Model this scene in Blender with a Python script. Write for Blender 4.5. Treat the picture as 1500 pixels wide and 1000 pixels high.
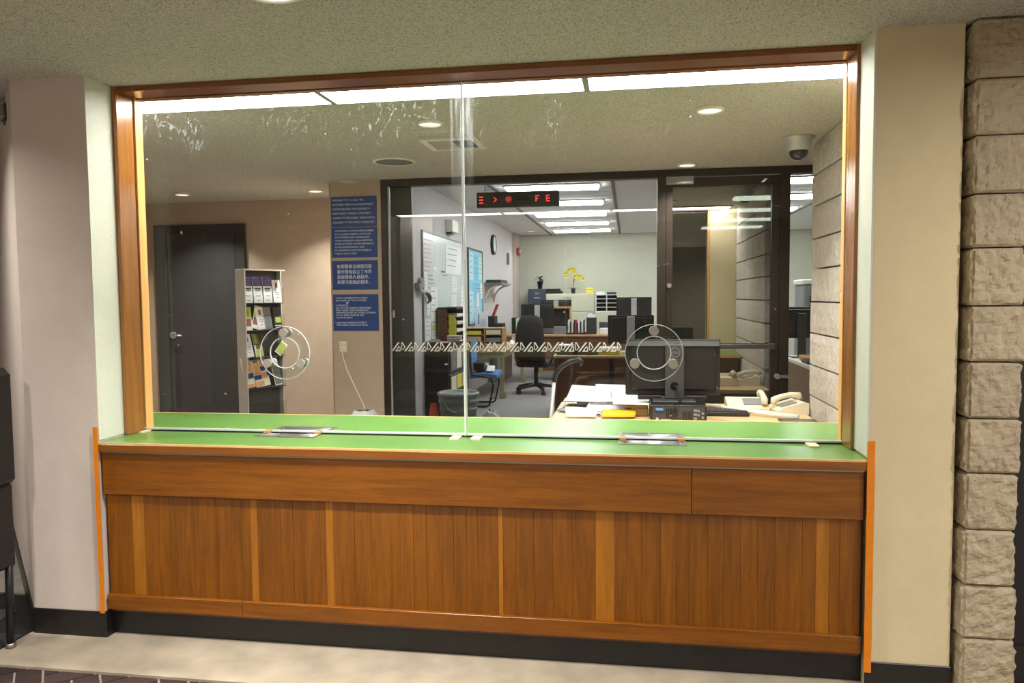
import bpy, bmesh, math, random
from mathutils import Vector, Matrix, noise
random.seed(7)
C = bpy.context.scene.collection
scene = bpy.context.scene
for o in list(bpy.data.objects): bpy.data.objects.remove(o)

# ---------------------------------------------------------------- camera, world, exposure
cam_d = bpy.data.cameras.new('camera'); cam = bpy.data.objects.new('camera', cam_d); C.objects.link(cam)
cam_d.sensor_width = 36.0; cam_d.lens = 1099.36 / 1500 * 36.0; cam_d.clip_start = 0.05; cam_d.clip_end = 100
_r = Vector((0.98817494, 0.15305786, -0.00914236)); _d = Vector((-0.0000045, -0.05959608, -0.99822257)); _f = Vector((-0.15333066, 0.98641857, -0.05889066))
cam.matrix_world = Matrix(((_r.x, -_d.x, -_f.x, 0.0), (_r.y, -_d.y, -_f.y, -2.996), (_r.z, -_d.z, -_f.z, 1.52), (0, 0, 0, 1)))
scene.camera = cam
w = bpy.data.worlds.new('world'); scene.world = w; w.use_nodes = True
w.node_tree.nodes['Background'].inputs['Color'].default_value = (0.8, 0.85, 1, 1); w.node_tree.nodes['Background'].inputs['Strength'].default_value = 0.05
vs = scene.view_settings; vs.view_transform = 'Standard'; vs.look = 'None'; vs.exposure = 0.0; vs.gamma = 1.0; vs.use_curve_mapping = False
LOBBY_W, VEST_W, STRIP_E, TROFFER_E = 33.0, 19.0, 36.0, 34.0
CEIL, OCEIL = 2.495, 2.92

# ---------------------------------------------------------------- materials
def lin(c):
    r = []
    for v in c:
        v = v / 255.0
        r.append(v / 12.92 if v <= 0.04045 else ((v + 0.055) / 1.055) ** 2.4)
    return (r[0], r[1], r[2], 1.0)
class NT:
    def __init__(s, name):
        s.m = bpy.data.materials.new(name); s.m.use_nodes = True; s.t = s.m.node_tree; s.t.nodes.clear()
        s.out = s.n('ShaderNodeOutputMaterial')
    def n(s, k, **kw):
        x = s.t.nodes.new(k)
        for a, b in kw.items(): setattr(x, a, b)
        return x
    def l(s, a, b): s.t.links.new(a, b)
def mat(name, col, rough=0.5, metal=0.0, var=0.06, scale=8.0, bump=0.0, bscale=60.0, spec=0.5, rnd=0.0, stretch=None, alpha=1.0, coat=0.0):
    N = NT(name); b = N.n('ShaderNodeBsdfPrincipled'); N.l(b.outputs[0], N.out.inputs[0])
    tc = N.n('ShaderNodeTexCoord'); src = tc.outputs['Object']
    if stretch or rnd:
        mp = N.n('ShaderNodeMapping'); N.l(src, mp.inputs['Vector']); mp.inputs['Scale'].default_value = stretch or (1, 1, 1)
        oi = N.n('ShaderNodeObjectInfo'); ml = N.n('ShaderNodeMath', operation='MULTIPLY'); N.l(oi.outputs['Random'], ml.inputs[0]); ml.inputs[1].default_value = 37.0
        N.l(ml.outputs[0], mp.inputs['Location']); src = mp.outputs[0]
    nz = N.n('ShaderNodeTexNoise'); nz.inputs['Scale'].default_value = scale; nz.inputs['Detail'].default_value = 6; N.l(src, nz.inputs['Vector'])
    rp = N.n('ShaderNodeValToRGB'); e = rp.color_ramp.elements
    c = lin(col); e[0].position = 0.3; e[1].position = 0.7
    e[0].color = tuple(max(0, v * (1 - var)) for v in c[:3]) + (1,); e[1].color = tuple(min(1, v * (1 + var)) for v in c[:3]) + (1,)
    N.l(nz.outputs['Fac'], rp.inputs[0]); o = rp.outputs[0]
    if rnd:
        hs = N.n('ShaderNodeHueSaturation'); mr = N.n('ShaderNodeMapRange'); N.l(oi.outputs['Random'], mr.inputs[0])
        mr.inputs[3].default_value = 1 - rnd; mr.inputs[4].default_value = 1 + rnd; N.l(mr.outputs[0], hs.inputs['Value']); N.l(o, hs.inputs['Color']); o = hs.outputs[0]
    N.l(o, b.inputs['Base Color']); b.inputs['Roughness'].default_value = rough; b.inputs['Metallic'].default_value = metal
    b.inputs['Specular IOR Level'].default_value = spec; b.inputs['Alpha'].default_value = alpha; b.inputs['Coat Weight'].default_value = coat; b.inputs['Coat Roughness'].default_value = 0.15
    if bump:
        n2 = N.n('ShaderNodeTexNoise'); n2.inputs['Scale'].default_value = bscale; n2.inputs['Detail'].default_value = 5; N.l(tc.outputs['Object'], n2.inputs['Vector'])
        bp = N.n('ShaderNodeBump'); bp.inputs['Strength'].default_value = bump; bp.inputs['Distance'].default_value = 0.01; N.l(n2.outputs['Fac'], bp.inputs['Height']); N.l(bp.outputs[0], b.inputs['Normal'])
    return N.m
def emit(name, col, s):
    N = NT(name); e = N.n('ShaderNodeEmission'); e.inputs[0].default_value = lin(col); e.inputs[1].default_value = s; N.l(e.outputs[0], N.out.inputs[0]); return N.m
def wood(name, dark, light, stretch, rnd=0.12, rough=0.35, scale=3.0, coat=0.3):
    N = NT(name); b = N.n('ShaderNodeBsdfPrincipled'); N.l(b.outputs[0], N.out.inputs[0])
    tc = N.n('ShaderNodeTexCoord'); mp = N.n('ShaderNodeMapping'); N.l(tc.outputs['Object'], mp.inputs[0]); mp.inputs['Scale'].default_value = stretch
    oi = N.n('ShaderNodeObjectInfo'); ml = N.n('ShaderNodeMath', operation='MULTIPLY'); N.l(oi.outputs['Random'], ml.inputs[0]); ml.inputs[1].default_value = 53.0; N.l(ml.outputs[0], mp.inputs['Location'])
    n1 = N.n('ShaderNodeTexNoise'); n1.inputs['Scale'].default_value = scale; n1.inputs['Detail'].default_value = 8; n1.inputs['Roughness'].default_value = 0.65; n1.inputs['Distortion'].default_value = 0.6; N.l(mp.outputs[0], n1.inputs[0])
    n2 = N.n('ShaderNodeTexNoise'); n2.inputs['Scale'].default_value = scale * 9; n2.inputs['Detail'].default_value = 4; N.l(mp.outputs[0], n2.inputs[0])
    ad = N.n('ShaderNodeMath', operation='MULTIPLY_ADD'); N.l(n2.outputs['Fac'], ad.inputs[0]); ad.inputs[1].default_value = 0.35; N.l(n1.outputs['Fac'], ad.inputs[2])
    rp = N.n('ShaderNodeValToRGB'); rp.color_ramp.elements[0].position = 0.45; rp.color_ramp.elements[1].position = 0.9
    rp.color_ramp.elements[0].color = lin(dark); rp.color_ramp.elements[1].color = lin(light); N.l(ad.outputs[0], rp.inputs[0])
    hs = N.n('ShaderNodeHueSaturation'); mr = N.n('ShaderNodeMapRange'); N.l(oi.outputs['Random'], mr.inputs[0]); mr.inputs[3].default_value = 1 - rnd; mr.inputs[4].default_value = 1 + rnd
    N.l(mr.outputs[0], hs.inputs['Value']); N.l(rp.outputs[0], hs.inputs['Color']); N.l(hs.outputs[0], b.inputs['Base Color'])
    b.inputs['Roughness'].default_value = rough; b.inputs['Coat Weight'].default_value = coat; b.inputs['Coat Roughness'].default_value = 0.2
    bp = N.n('ShaderNodeBump'); bp.inputs['Strength'].default_value = 0.08; N.l(n2.outputs['Fac'], bp.inputs['Height']); N.l(bp.outputs[0], b.inputs['Normal'])
    return N.m
def glass(name, tint=(255, 255, 255), ior=1.45, extra=0.0, rough=0.0, smudge=False):
    """thin architectural glass: straight-through transmission plus surface reflection on the outer faces"""
    N = NT(name); tr = N.n('ShaderNodeBsdfTransparent'); tr.inputs[0].default_value = lin(tint)
    gl = N.n('ShaderNodeBsdfGlossy'); gl.inputs['Roughness'].default_value = rough
    fr = N.n('ShaderNodeFresnel'); fr.inputs[0].default_value = ior
    ge = N.n('ShaderNodeNewGeometry'); iv = N.n('ShaderNodeMath', operation='SUBTRACT'); iv.inputs[0].default_value = 1; N.l(ge.outputs['Backfacing'], iv.inputs[1])
    ad = N.n('ShaderNodeMath', operation='ADD'); N.l(fr.outputs[0], ad.inputs[0]); ad.inputs[1].default_value = extra; ad.use_clamp = True
    mu = N.n('ShaderNodeMath', operation='MULTIPLY'); N.l(ad.outputs[0], mu.inputs[0]); N.l(iv.outputs[0], mu.inputs[1])
    mx = N.n('ShaderNodeMixShader'); N.l(mu.outputs[0], mx.inputs[0]); N.l(tr.outputs[0], mx.inputs[1]); N.l(gl.outputs[0], mx.inputs[2]); last = mx.outputs[0]
    if smudge:   # old tape residue and scuffs, densest along the head of the panes and at the seam
        tc = N.n('ShaderNodeTexCoord'); sp = N.n('ShaderNodeSeparateXYZ'); N.l(tc.outputs['Object'], sp.inputs[0])
        mp = N.n('ShaderNodeMapping'); N.l(tc.outputs['Object'], mp.inputs[0]); mp.inputs['Scale'].default_value = (1, 1, 0.7); mp.inputs['Rotation'].default_value = (0, 0.5, 0)
        na = N.n('ShaderNodeTexNoise'); na.inputs['Scale'].default_value = 3.2; na.inputs['Detail'].default_value = 3; N.l(tc.outputs['Object'], na.inputs[0])
        nb = N.n('ShaderNodeTexNoise'); nb.inputs['Scale'].default_value = 22; nb.inputs['Detail'].default_value = 9; nb.inputs['Distortion'].default_value = 3.0; N.l(mp.outputs[0], nb.inputs[0])
        z1 = N.n('ShaderNodeMapRange'); z1.interpolation_type = 'SMOOTHSTEP'; N.l(sp.outputs['Z'], z1.inputs[0]); z1.inputs[1].default_value = 1.12; z1.inputs[2].default_value = 1.50
        ra = N.n('ShaderNodeMapRange'); N.l(na.outputs['Fac'], ra.inputs[0]); ra.inputs[1].default_value = 0.42; ra.inputs[2].default_value = 0.6
        rb = N.n('ShaderNodeMapRange'); N.l(nb.outputs['Fac'], rb.inputs[0]); rb.inputs[1].default_value = 0.57; rb.inputs[2].default_value = 0.74
        m1 = N.n('ShaderNodeMath', operation='MULTIPLY'); N.l(ra.outputs[0], m1.inputs[0]); N.l(rb.outputs[0], m1.inputs[1])
        m2 = N.n('ShaderNodeMath', operation='MULTIPLY'); N.l(m1.outputs[0], m2.inputs[0]); N.l(z1.outputs[0], m2.inputs[1])
        # residue beside the seam
        ab = N.n('ShaderNodeMath', operation='ADD'); N.l(sp.outputs['X'], ab.inputs[0]); ab.inputs[1].default_value = 0.007
        aa = N.n('ShaderNodeMath', operation='ABSOLUTE'); N.l(ab.outputs[0], aa.inputs[0])
        sx = N.n('ShaderNodeMapRange'); N.l(aa.outputs[0], sx.inputs[0]); sx.inputs[1].default_value = 0.055; sx.inputs[2].default_value = 0.045
        mv = N.n('ShaderNodeMapping'); N.l(tc.outputs['Object'], mv.inputs[0]); mv.inputs['Scale'].default_value = (30, 1, 2)
        nv = N.n('ShaderNodeTexNoise'); nv.inputs['Scale'].default_value = 2.0; nv.inputs['Detail'].default_value = 4; N.l(mv.outputs[0], nv.inputs[0])
        rv = N.n('ShaderNodeMapRange'); N.l(nv.outputs['Fac'], rv.inputs[0]); rv.inputs[1].default_value = 0.38; rv.inputs[2].default_value = 0.70
        z2 = N.n('ShaderNodeMapRange'); N.l(sp.outputs['Z'], z2.inputs[0]); z2.inputs[1].default_value = 0.95; z2.inputs[2].default_value = 1.42
        m3 = N.n('ShaderNodeMath', operation='MULTIPLY'); N.l(sx.outputs[0], m3.inputs[0]); N.l(rv.outputs[0], m3.inputs[1])
        m4 = N.n('ShaderNodeMath', operation='MULTIPLY'); N.l(m3.outputs[0], m4.inputs[0]); N.l(z2.outputs[0], m4.inputs[1])
        # sparse specks everywhere
        vo = N.n('ShaderNodeTexNoise'); vo.inputs['Scale'].default_value = 26; vo.inputs['Detail'].default_value = 2; N.l(tc.outputs['Object'], vo.inputs[0])
        rs = N.n('ShaderNodeMapRange'); N.l(vo.outputs['Fac'], rs.inputs[0]); rs.inputs[1].default_value = 0.735; rs.inputs[2].default_value = 0.77
        mxx = N.n('ShaderNodeMath', operation='MAXIMUM'); N.l(m2.outputs[0], mxx.inputs[0]); N.l(m4.outputs[0], mxx.inputs[1])
        mxy = N.n('ShaderNodeMath', operation='MAXIMUM'); N.l(mxx.outputs[0], mxy.inputs[0]); N.l(rs.outputs[0], mxy.inputs[1])
        sc = N.n('ShaderNodeMath', operation='MULTIPLY'); N.l(mxy.outputs[0], sc.inputs[0]); sc.inputs[1].default_value = 0.34
        cl = N.n('ShaderNodeMath', operation='MULTIPLY'); N.l(sc.outputs[0], cl.inputs[0]); N.l(iv.outputs[0], cl.inputs[1])
        df = N.n('ShaderNodeBsdfTranslucent'); df.inputs[0].default_value = lin((225, 230, 240)); d2 = N.n('ShaderNodeBsdfDiffuse'); d2.inputs[0].default_value = lin((225, 230, 240))
        dm = N.n('ShaderNodeMixShader'); N.l(df.outputs[0], dm.inputs[1]); N.l(d2.outputs[0], dm.inputs[2])
        m5 = N.n('ShaderNodeMixShader'); N.l(cl.outputs[0], m5.inputs[0]); N.l(last, m5.inputs[1]); N.l(dm.outputs[0], m5.inputs[2]); last = m5.outputs[0]
    N.l(last, N.out.inputs[0]); return N.m
def popcorn(name, col):
    N = NT(name); b = N.n('ShaderNodeBsdfPrincipled'); N.l(b.outputs[0], N.out.inputs[0]); b.inputs['Roughness'].default_value = 0.95; b.inputs['Specular IOR Level'].default_value = 0.1
    tc = N.n('ShaderNodeTexCoord')
    n1 = N.n('ShaderNodeTexNoise'); n1.inputs['Scale'].default_value = 120; n1.inputs['Detail'].default_value = 5; n1.inputs['Roughness'].default_value = 0.7; N.l(tc.outputs['Object'], n1.inputs[0])
    v1 = N.n('ShaderNodeTexVoronoi'); v1.inputs['Scale'].default_value = 150; N.l(tc.outputs['Object'], v1.inputs[0])
    sb = N.n('ShaderNodeMath', operation='SUBTRACT'); N.l(n1.outputs['Fac'], sb.inputs[0]); ms = N.n('ShaderNodeMath', operation='MULTIPLY'); N.l(v1.outputs['Distance'], ms.inputs[0]); ms.inputs[1].default_value = 0.45; N.l(ms.outputs[0], sb.inputs[1])
    bp = N.n('ShaderNodeBump'); bp.inputs['Strength'].default_value = 0.9; bp.inputs['Distance'].default_value = 0.012; N.l(sb.outputs[0], bp.inputs['Height']); N.l(bp.outputs[0], b.inputs['Normal'])
    rp = N.n('ShaderNodeValToRGB'); c = lin(col); rp.color_ramp.elements[0].position = 0.0; rp.color_ramp.elements[1].position = 0.35
    rp.color_ramp.elements[0].color = tuple(v * 0.45 for v in c[:3]) + (1,); rp.color_ramp.elements[1].color = c; N.l(sb.outputs[0], rp.inputs[0]); N.l(rp.outputs[0], b.inputs['Base Color'])
    return N.m
def stone(name, col, fine=1.0):
    N = NT(name); b = N.n('ShaderNodeBsdfPrincipled'); N.l(b.outputs[0], N.out.inputs[0]); b.inputs['Roughness'].default_value = 0.9; b.inputs['Specular IOR Level'].default_value = 0.2
    tc = N.n('ShaderNodeTexCoord')
    n1 = N.n('ShaderNodeTexNoise'); n1.inputs['Scale'].default_value = 14; n1.inputs['Detail'].default_value = 10; n1.inputs['Roughness'].default_value = 0.7; N.l(tc.outputs['Object'], n1.inputs[0])
    rp = N.n('ShaderNodeValToRGB'); c = lin(col); rp.color_ramp.elements[0].position = 0.3; rp.color_ramp.elements[1].position = 0.65
    rp.color_ramp.elements[0].color = tuple(v * 0.8 for v in c[:3]) + (1,); rp.color_ramp.elements[1].color = c; N.l(n1.outputs['Fac'], rp.inputs[0])
    oi = N.n('ShaderNodeObjectInfo'); hs = N.n('ShaderNodeHueSaturation'); mr = N.n('ShaderNodeMapRange'); N.l(oi.outputs['Random'], mr.inputs[0]); mr.inputs[3].default_value = 0.9; mr.inputs[4].default_value = 1.05
    N.l(mr.outputs[0], hs.inputs['Value']); N.l(rp.outputs[0], hs.inputs['Color']); N.l(hs.outputs[0], b.inputs['Base Color'])
    n2 = N.n('ShaderNodeTexNoise'); n2.inputs['Scale'].default_value = 26; n2.inputs['Detail'].default_value = 9; n2.inputs['Roughness'].default_value = 0.6; N.l(tc.outputs['Object'], n2.inputs[0])
    bp = N.n('ShaderNodeBump'); bp.inputs['Strength'].default_value = 0.75 * fine; bp.inputs['Distance'].default_value = 0.02; N.l(n2.outputs['Fac'], bp.inputs['Height']); N.l(bp.outputs[0], b.inputs['Normal'])
    return N.m

K = {}
K['wall_tan'] = mat('wall_tan', (222, 207, 170), 0.8, bump=0.25, bscale=160, var=0.03, spec=0.25)
K['wall_rear'] = mat('wall_rear', (104, 90, 78), 0.7, var=0.05)
K['wall_pink'] = mat('wall_pink', (216, 204, 196), 0.8, bump=0.2, bscale=160, var=0.03, spec=0.25)
K['reveal'] = mat('reveal_paint', (220, 220, 210), 0.6, bump=0.3, bscale=140, var=0.03, spec=0.3)
K['wall_brown'] = mat('wall_brown', (182, 163, 146), 0.7, bump=0.15, bscale=140, var=0.04, spec=0.3)
K['wall_office'] = mat('wall_office', (212, 210, 196), 0.8, var=0.03)
K['wall_lilac'] = mat('wall_lilac', (206, 199, 203), 0.8, var=0.03)
K['wall_column'] = mat('wall_column', (190, 172, 168), 0.8, var=0.03)
K['popcorn'] = popcorn('popcorn_ceiling', (226, 222, 212))
K['ceil_panel'] = mat('ceiling_panel', (222, 220, 220), 0.9, var=0.05, scale=20)
K['tee'] = mat('ceiling_tee', (70, 68, 66), 0.5, var=0.05)
K['floor_beige'] = mat('floor_concrete', (172, 161, 143), 0.6, var=0.2, scale=6, bump=0.12, bscale=25)
K['grout'] = mat('grout', (150, 140, 130), 0.9, var=0.15, scale=30)
K['brick'] = mat('paver_brick', (58, 42, 42), 0.6, var=0.25, scale=12, rnd=0.25, bump=0.2, bscale=50)
K['slate'] = mat('slate_tile', (70, 72, 78), 0.35, var=0.3, scale=9, rnd=0.2, bump=0.3, bscale=20)
K['carpet'] = mat('carpet_grey', (154, 150, 152), 0.95, var=0.25, scale=60, bump=0.5, bscale=220, spec=0.1)
K['vest_floor'] = mat('vestibule_floor', (156, 148, 138), 0.6, var=0.15, scale=10)
K['base_black'] = mat('vinyl_base', (30, 28, 27), 0.35, var=0.2, scale=14)
K['dark_wall'] = mat('dark_wall', (26, 25, 26), 0.6, var=0.1)
K['stone_lobby'] = stone('stone_warm', (196, 181, 154), 1.2)
K['stone_grey'] = stone('stone_grey', (204, 196, 188), 1.3)
K['mortar'] = mat('mortar', (96, 88, 78), 0.9, var=0.2, scale=20)
K['plank'] = wood('plank_wood', (106, 59, 3), (148, 88, 9), (14, 14, 1.0), rnd=0.10, coat=0.1)
K['plank_pale'] = wood('plank_pale_wood', (146, 88, 12), (182, 118, 30), (14, 14, 1.0), rnd=0.06, coat=0.1)
K['board'] = wood('board_wood', (110, 60, 2), (150, 88, 10), (1.0, 12, 16), rnd=0.05, coat=0.1)
K['nosing'] = wood('nosing_wood', (122, 68, 12), (150, 90, 26), (1.0, 12, 16), rnd=0.03)
K['edge_wood'] = mat('edge_light_wood', (232, 186, 128), 0.45, var=0.08, scale=20)
K['jamb'] = wood('jamb_wood', (136, 82, 28), (178, 116, 50), (14, 14, 0.8), rnd=0.04, rough=0.25, coat=0.5)
K['jamb_lit'] = wood('jamb_lit_wood', (214, 150, 84), (240, 184, 116), (14, 14, 0.8), rnd=0.03, rough=0.4)  # same jamb wood, with the light on its inner face put into the colour
K['head'] = wood('head_wood', (108, 58, 24), (142, 82, 40), (0.8, 14, 14), rnd=0.02, rough=0.3)
K['laminate'] = mat('green_laminate', (92, 132, 62), 0.32, var=0.07, scale=5, spec=0.5, bump=0.02, bscale=90)
K['shim'] = mat('shim_wood', (236, 214, 176), 0.6, var=0.1, stretch=(20, 2, 20), scale=3)
K['orange_tape'] = mat('orange_tape', (232, 134, 18), 0.45, var=0.08, scale=20)
K['chrome'] = mat('chrome', (205, 205, 208), 0.18, 1.0, var=0.03)
K['steel'] = mat('brushed_steel', (190, 190, 192), 0.32, 1.0, var=0.08, stretch=(2, 40, 40), scale=3)
K['alu'] = mat('aluminium', (168, 160, 150), 0.35, 0.9, var=0.05)
K['bronze'] = mat('bronze_frame', (48, 40, 34), 0.38, 0.35, var=0.12, scale=6)
K['bronze_panel'] = mat('bronze_panel', (84, 80, 78), 0.45, 0.2, var=0.1, scale=3)
K['glass'] = glass('window_glass', (250, 252, 250), smudge=True)
K['glass_store'] = glass('storefront_glass', (232, 236, 236), ior=1.5, extra=0.02)
K['glass_door'] = glass('mirror_tint_glass', (112, 116, 112), ior=1.5, extra=0.34)
K['acrylic'] = glass('clear_acrylic', (246, 248, 248), ior=1.45)
K['acrylic_edge'] = mat('polished_acrylic_edge', (232, 234, 238), 0.1, var=0.03, alpha=0.75)
K['seam'] = mat('seam_plastic', (236, 238, 242), 0.2, var=0.05, alpha=0.85)
K['light'] = emit('light_strip_lens', (255, 252, 244), STRIP_E)
K['troffer'] = emit('troffer_lens', (255, 252, 250), TROFFER_E)
K['bulb'] = emit('downlight_lens', (255, 246, 226), 3.0)
K['led'] = emit('led_red', (255, 60, 50), 2.6)
K['trim_white'] = mat('white_trim', (226, 224, 212), 0.4, var=0.03)
K['trim_grey'] = mat('grey_trim', (150, 148, 140), 0.5, var=0.05)
K['black'] = mat('black_plastic', (26, 26, 28), 0.4, var=0.12, scale=14)
K['black_soft'] = mat('black_fabric', (30, 31, 34), 0.85, var=0.2, scale=25, bump=0.2, bscale=200)
K['vinyl'] = mat('black_vinyl', (24, 20, 19), 0.35, var=0.2, scale=10)
K['dark_grey'] = mat('dark_grey_plastic', (58, 58, 60), 0.45, var=0.12, scale=14)
K['grey'] = mat('grey_plastic', (128, 128, 130), 0.45, var=0.08)
K['silver'] = mat('silver_plastic', (186, 186, 188), 0.35, 0.25, var=0.05)
K['nickel'] = mat('nickel_bolt', (182, 176, 168), 0.35, 0.3, var=0.05)
K['rack'] = mat('rack_grey', (188, 182, 174), 0.55, var=0.05)
K['rack_in'] = mat('rack_inside', (84, 84, 84), 0.5, var=0.1)
K['door_grey'] = mat('door_charcoal', (54, 54, 54), 0.5, var=0.08, scale=4)
K['door_frame'] = mat('door_frame_dark', (46, 46, 45), 0.5, var=0.08, scale=4)
K['sign_blue'] = mat('sign_blue', (26, 62, 128), 0.4, var=0.05)
K['white_ink'] = mat('white_ink', (222, 226, 236), 0.5, var=0.02)
K['ink'] = mat('dark_ink', (60, 60, 70), 0.6, var=0.02)
K['red_ink'] = mat('red_marker', (190, 70, 80), 0.6, var=0.02)
K['paper'] = mat('white_paper', (236, 236, 240), 0.7, var=0.03)
K['paper_cream'] = mat('cream_paper', (226, 218, 200), 0.7, var=0.05)
K['paper_blue'] = mat('blue_paper', (120, 200, 232), 0.7, var=0.04)
K['paper_pale'] = mat('pale_blue_paper', (190, 222, 240), 0.7, var=0.04)
K['paper_green'] = mat('pale_green_paper', (188, 226, 206), 0.7, var=0.04)
K['paper_pink'] = mat('pink_paper', (236, 170, 200), 0.7, var=0.04)
K['yellow'] = mat('yellow_paper', (226, 214, 60), 0.6, var=0.06)
K['gold'] = mat('golden_envelope', (226, 178, 34), 0.6, var=0.08)
K['kraft'] = mat('kraft_paper', (196, 176, 134), 0.7, var=0.1)
K['purple'] = mat('purple_print', (88, 62, 128), 0.5, var=0.06)
K['lime'] = mat('lime_print', (186, 206, 92), 0.5, var=0.06)
K['orange'] = mat('orange_print', (222, 160, 112), 0.6, var=0.15, scale=30)
K['navy'] = mat('navy_print', (52, 62, 128), 0.6, var=0.1)
K['skin'] = mat('photo_print', (150, 96, 76), 0.6, var=0.3, scale=60)
K['board_white'] = mat('whiteboard', (218, 224, 230), 0.25, var=0.02)
K['cork'] = mat('blue_board', (150, 206, 232), 0.8, var=0.06)
K['desk_wood'] = wood('desk_walnut', (92, 56, 30), (124, 80, 46), (1, 8, 8), rnd=0.03, rough=0.5)
K['desk_edge'] = mat('desk_edge', (200, 160, 116), 0.45, var=0.06)
K['desk_tan'] = wood('desk_oak', (200, 164, 118), (222, 190, 146), (1, 8, 8), rnd=0.02, rough=0.45)
K['oak'] = wood('sorter_oak', (168, 124, 78), (204, 160, 108), (1, 6, 6), rnd=0.04, rough=0.5)
K['olive'] = mat('olive_metal', (150, 148, 118), 0.5, 0.1, var=0.05)
K['cream_metal'] = mat('cream_metal', (206, 204, 184), 0.5, var=0.03)
K['blue_metal'] = mat('blue_metal', (62, 72, 92), 0.5, 0.2, var=0.05)
K['seat_blue'] = mat('blue_fabric', (86, 128, 184), 0.8, var=0.08, bump=0.2, bscale=150)
K['bucket'] = mat('green_grey_plastic', (138, 152, 148), 0.35, var=0.1, alpha=0.95)
K['cone'] = mat('cone_orange', (236, 92, 50), 0.5, var=0.05)
K['bag'] = mat('white_plastic_bag', (224, 224, 228), 0.35, var=0.05)
K['clear_bag'] = mat('clear_bag', (224, 228, 230), 0.15, var=0.05, alpha=0.55)
K['ivory'] = mat('ivory_plastic', (226, 216, 188), 0.4, var=0.03)
K['red'] = mat('red_plastic', (170, 36, 40), 0.5, var=0.05)
K['leaf'] = mat('plant_leaf', (44, 62, 40), 0.5, var=0.2)
K['petal'] = mat('yellow_petal', (230, 212, 84), 0.6, var=0.1, scale=20)
K['pot'] = mat('dark_pot', (44, 44, 46), 0.4, var=0.1)
K['blue_ink'] = mat('blue_pen', (40, 50, 140), 0.4, var=0.05)
K['screen'] = mat('screen_black', (14, 14, 16), 0.15, var=0.05)
K['etch'] = mat('frosted_decal', (232, 232, 226), 0.6, var=0.03)
K['dome'] = mat('smoked_dome', (22, 22, 26), 0.08, var=0.05, spec=0.8)
K['brown_paper'] = mat('brown_folder', (176, 128, 94), 0.7, var=0.05)
K['mesh_black'] = mat('mesh_black', (44, 42, 44), 0.5, var=0.2, scale=80)
K['tan_panel'] = mat('tan_panel', (126, 96, 62), 0.55, var=0.06)

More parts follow.
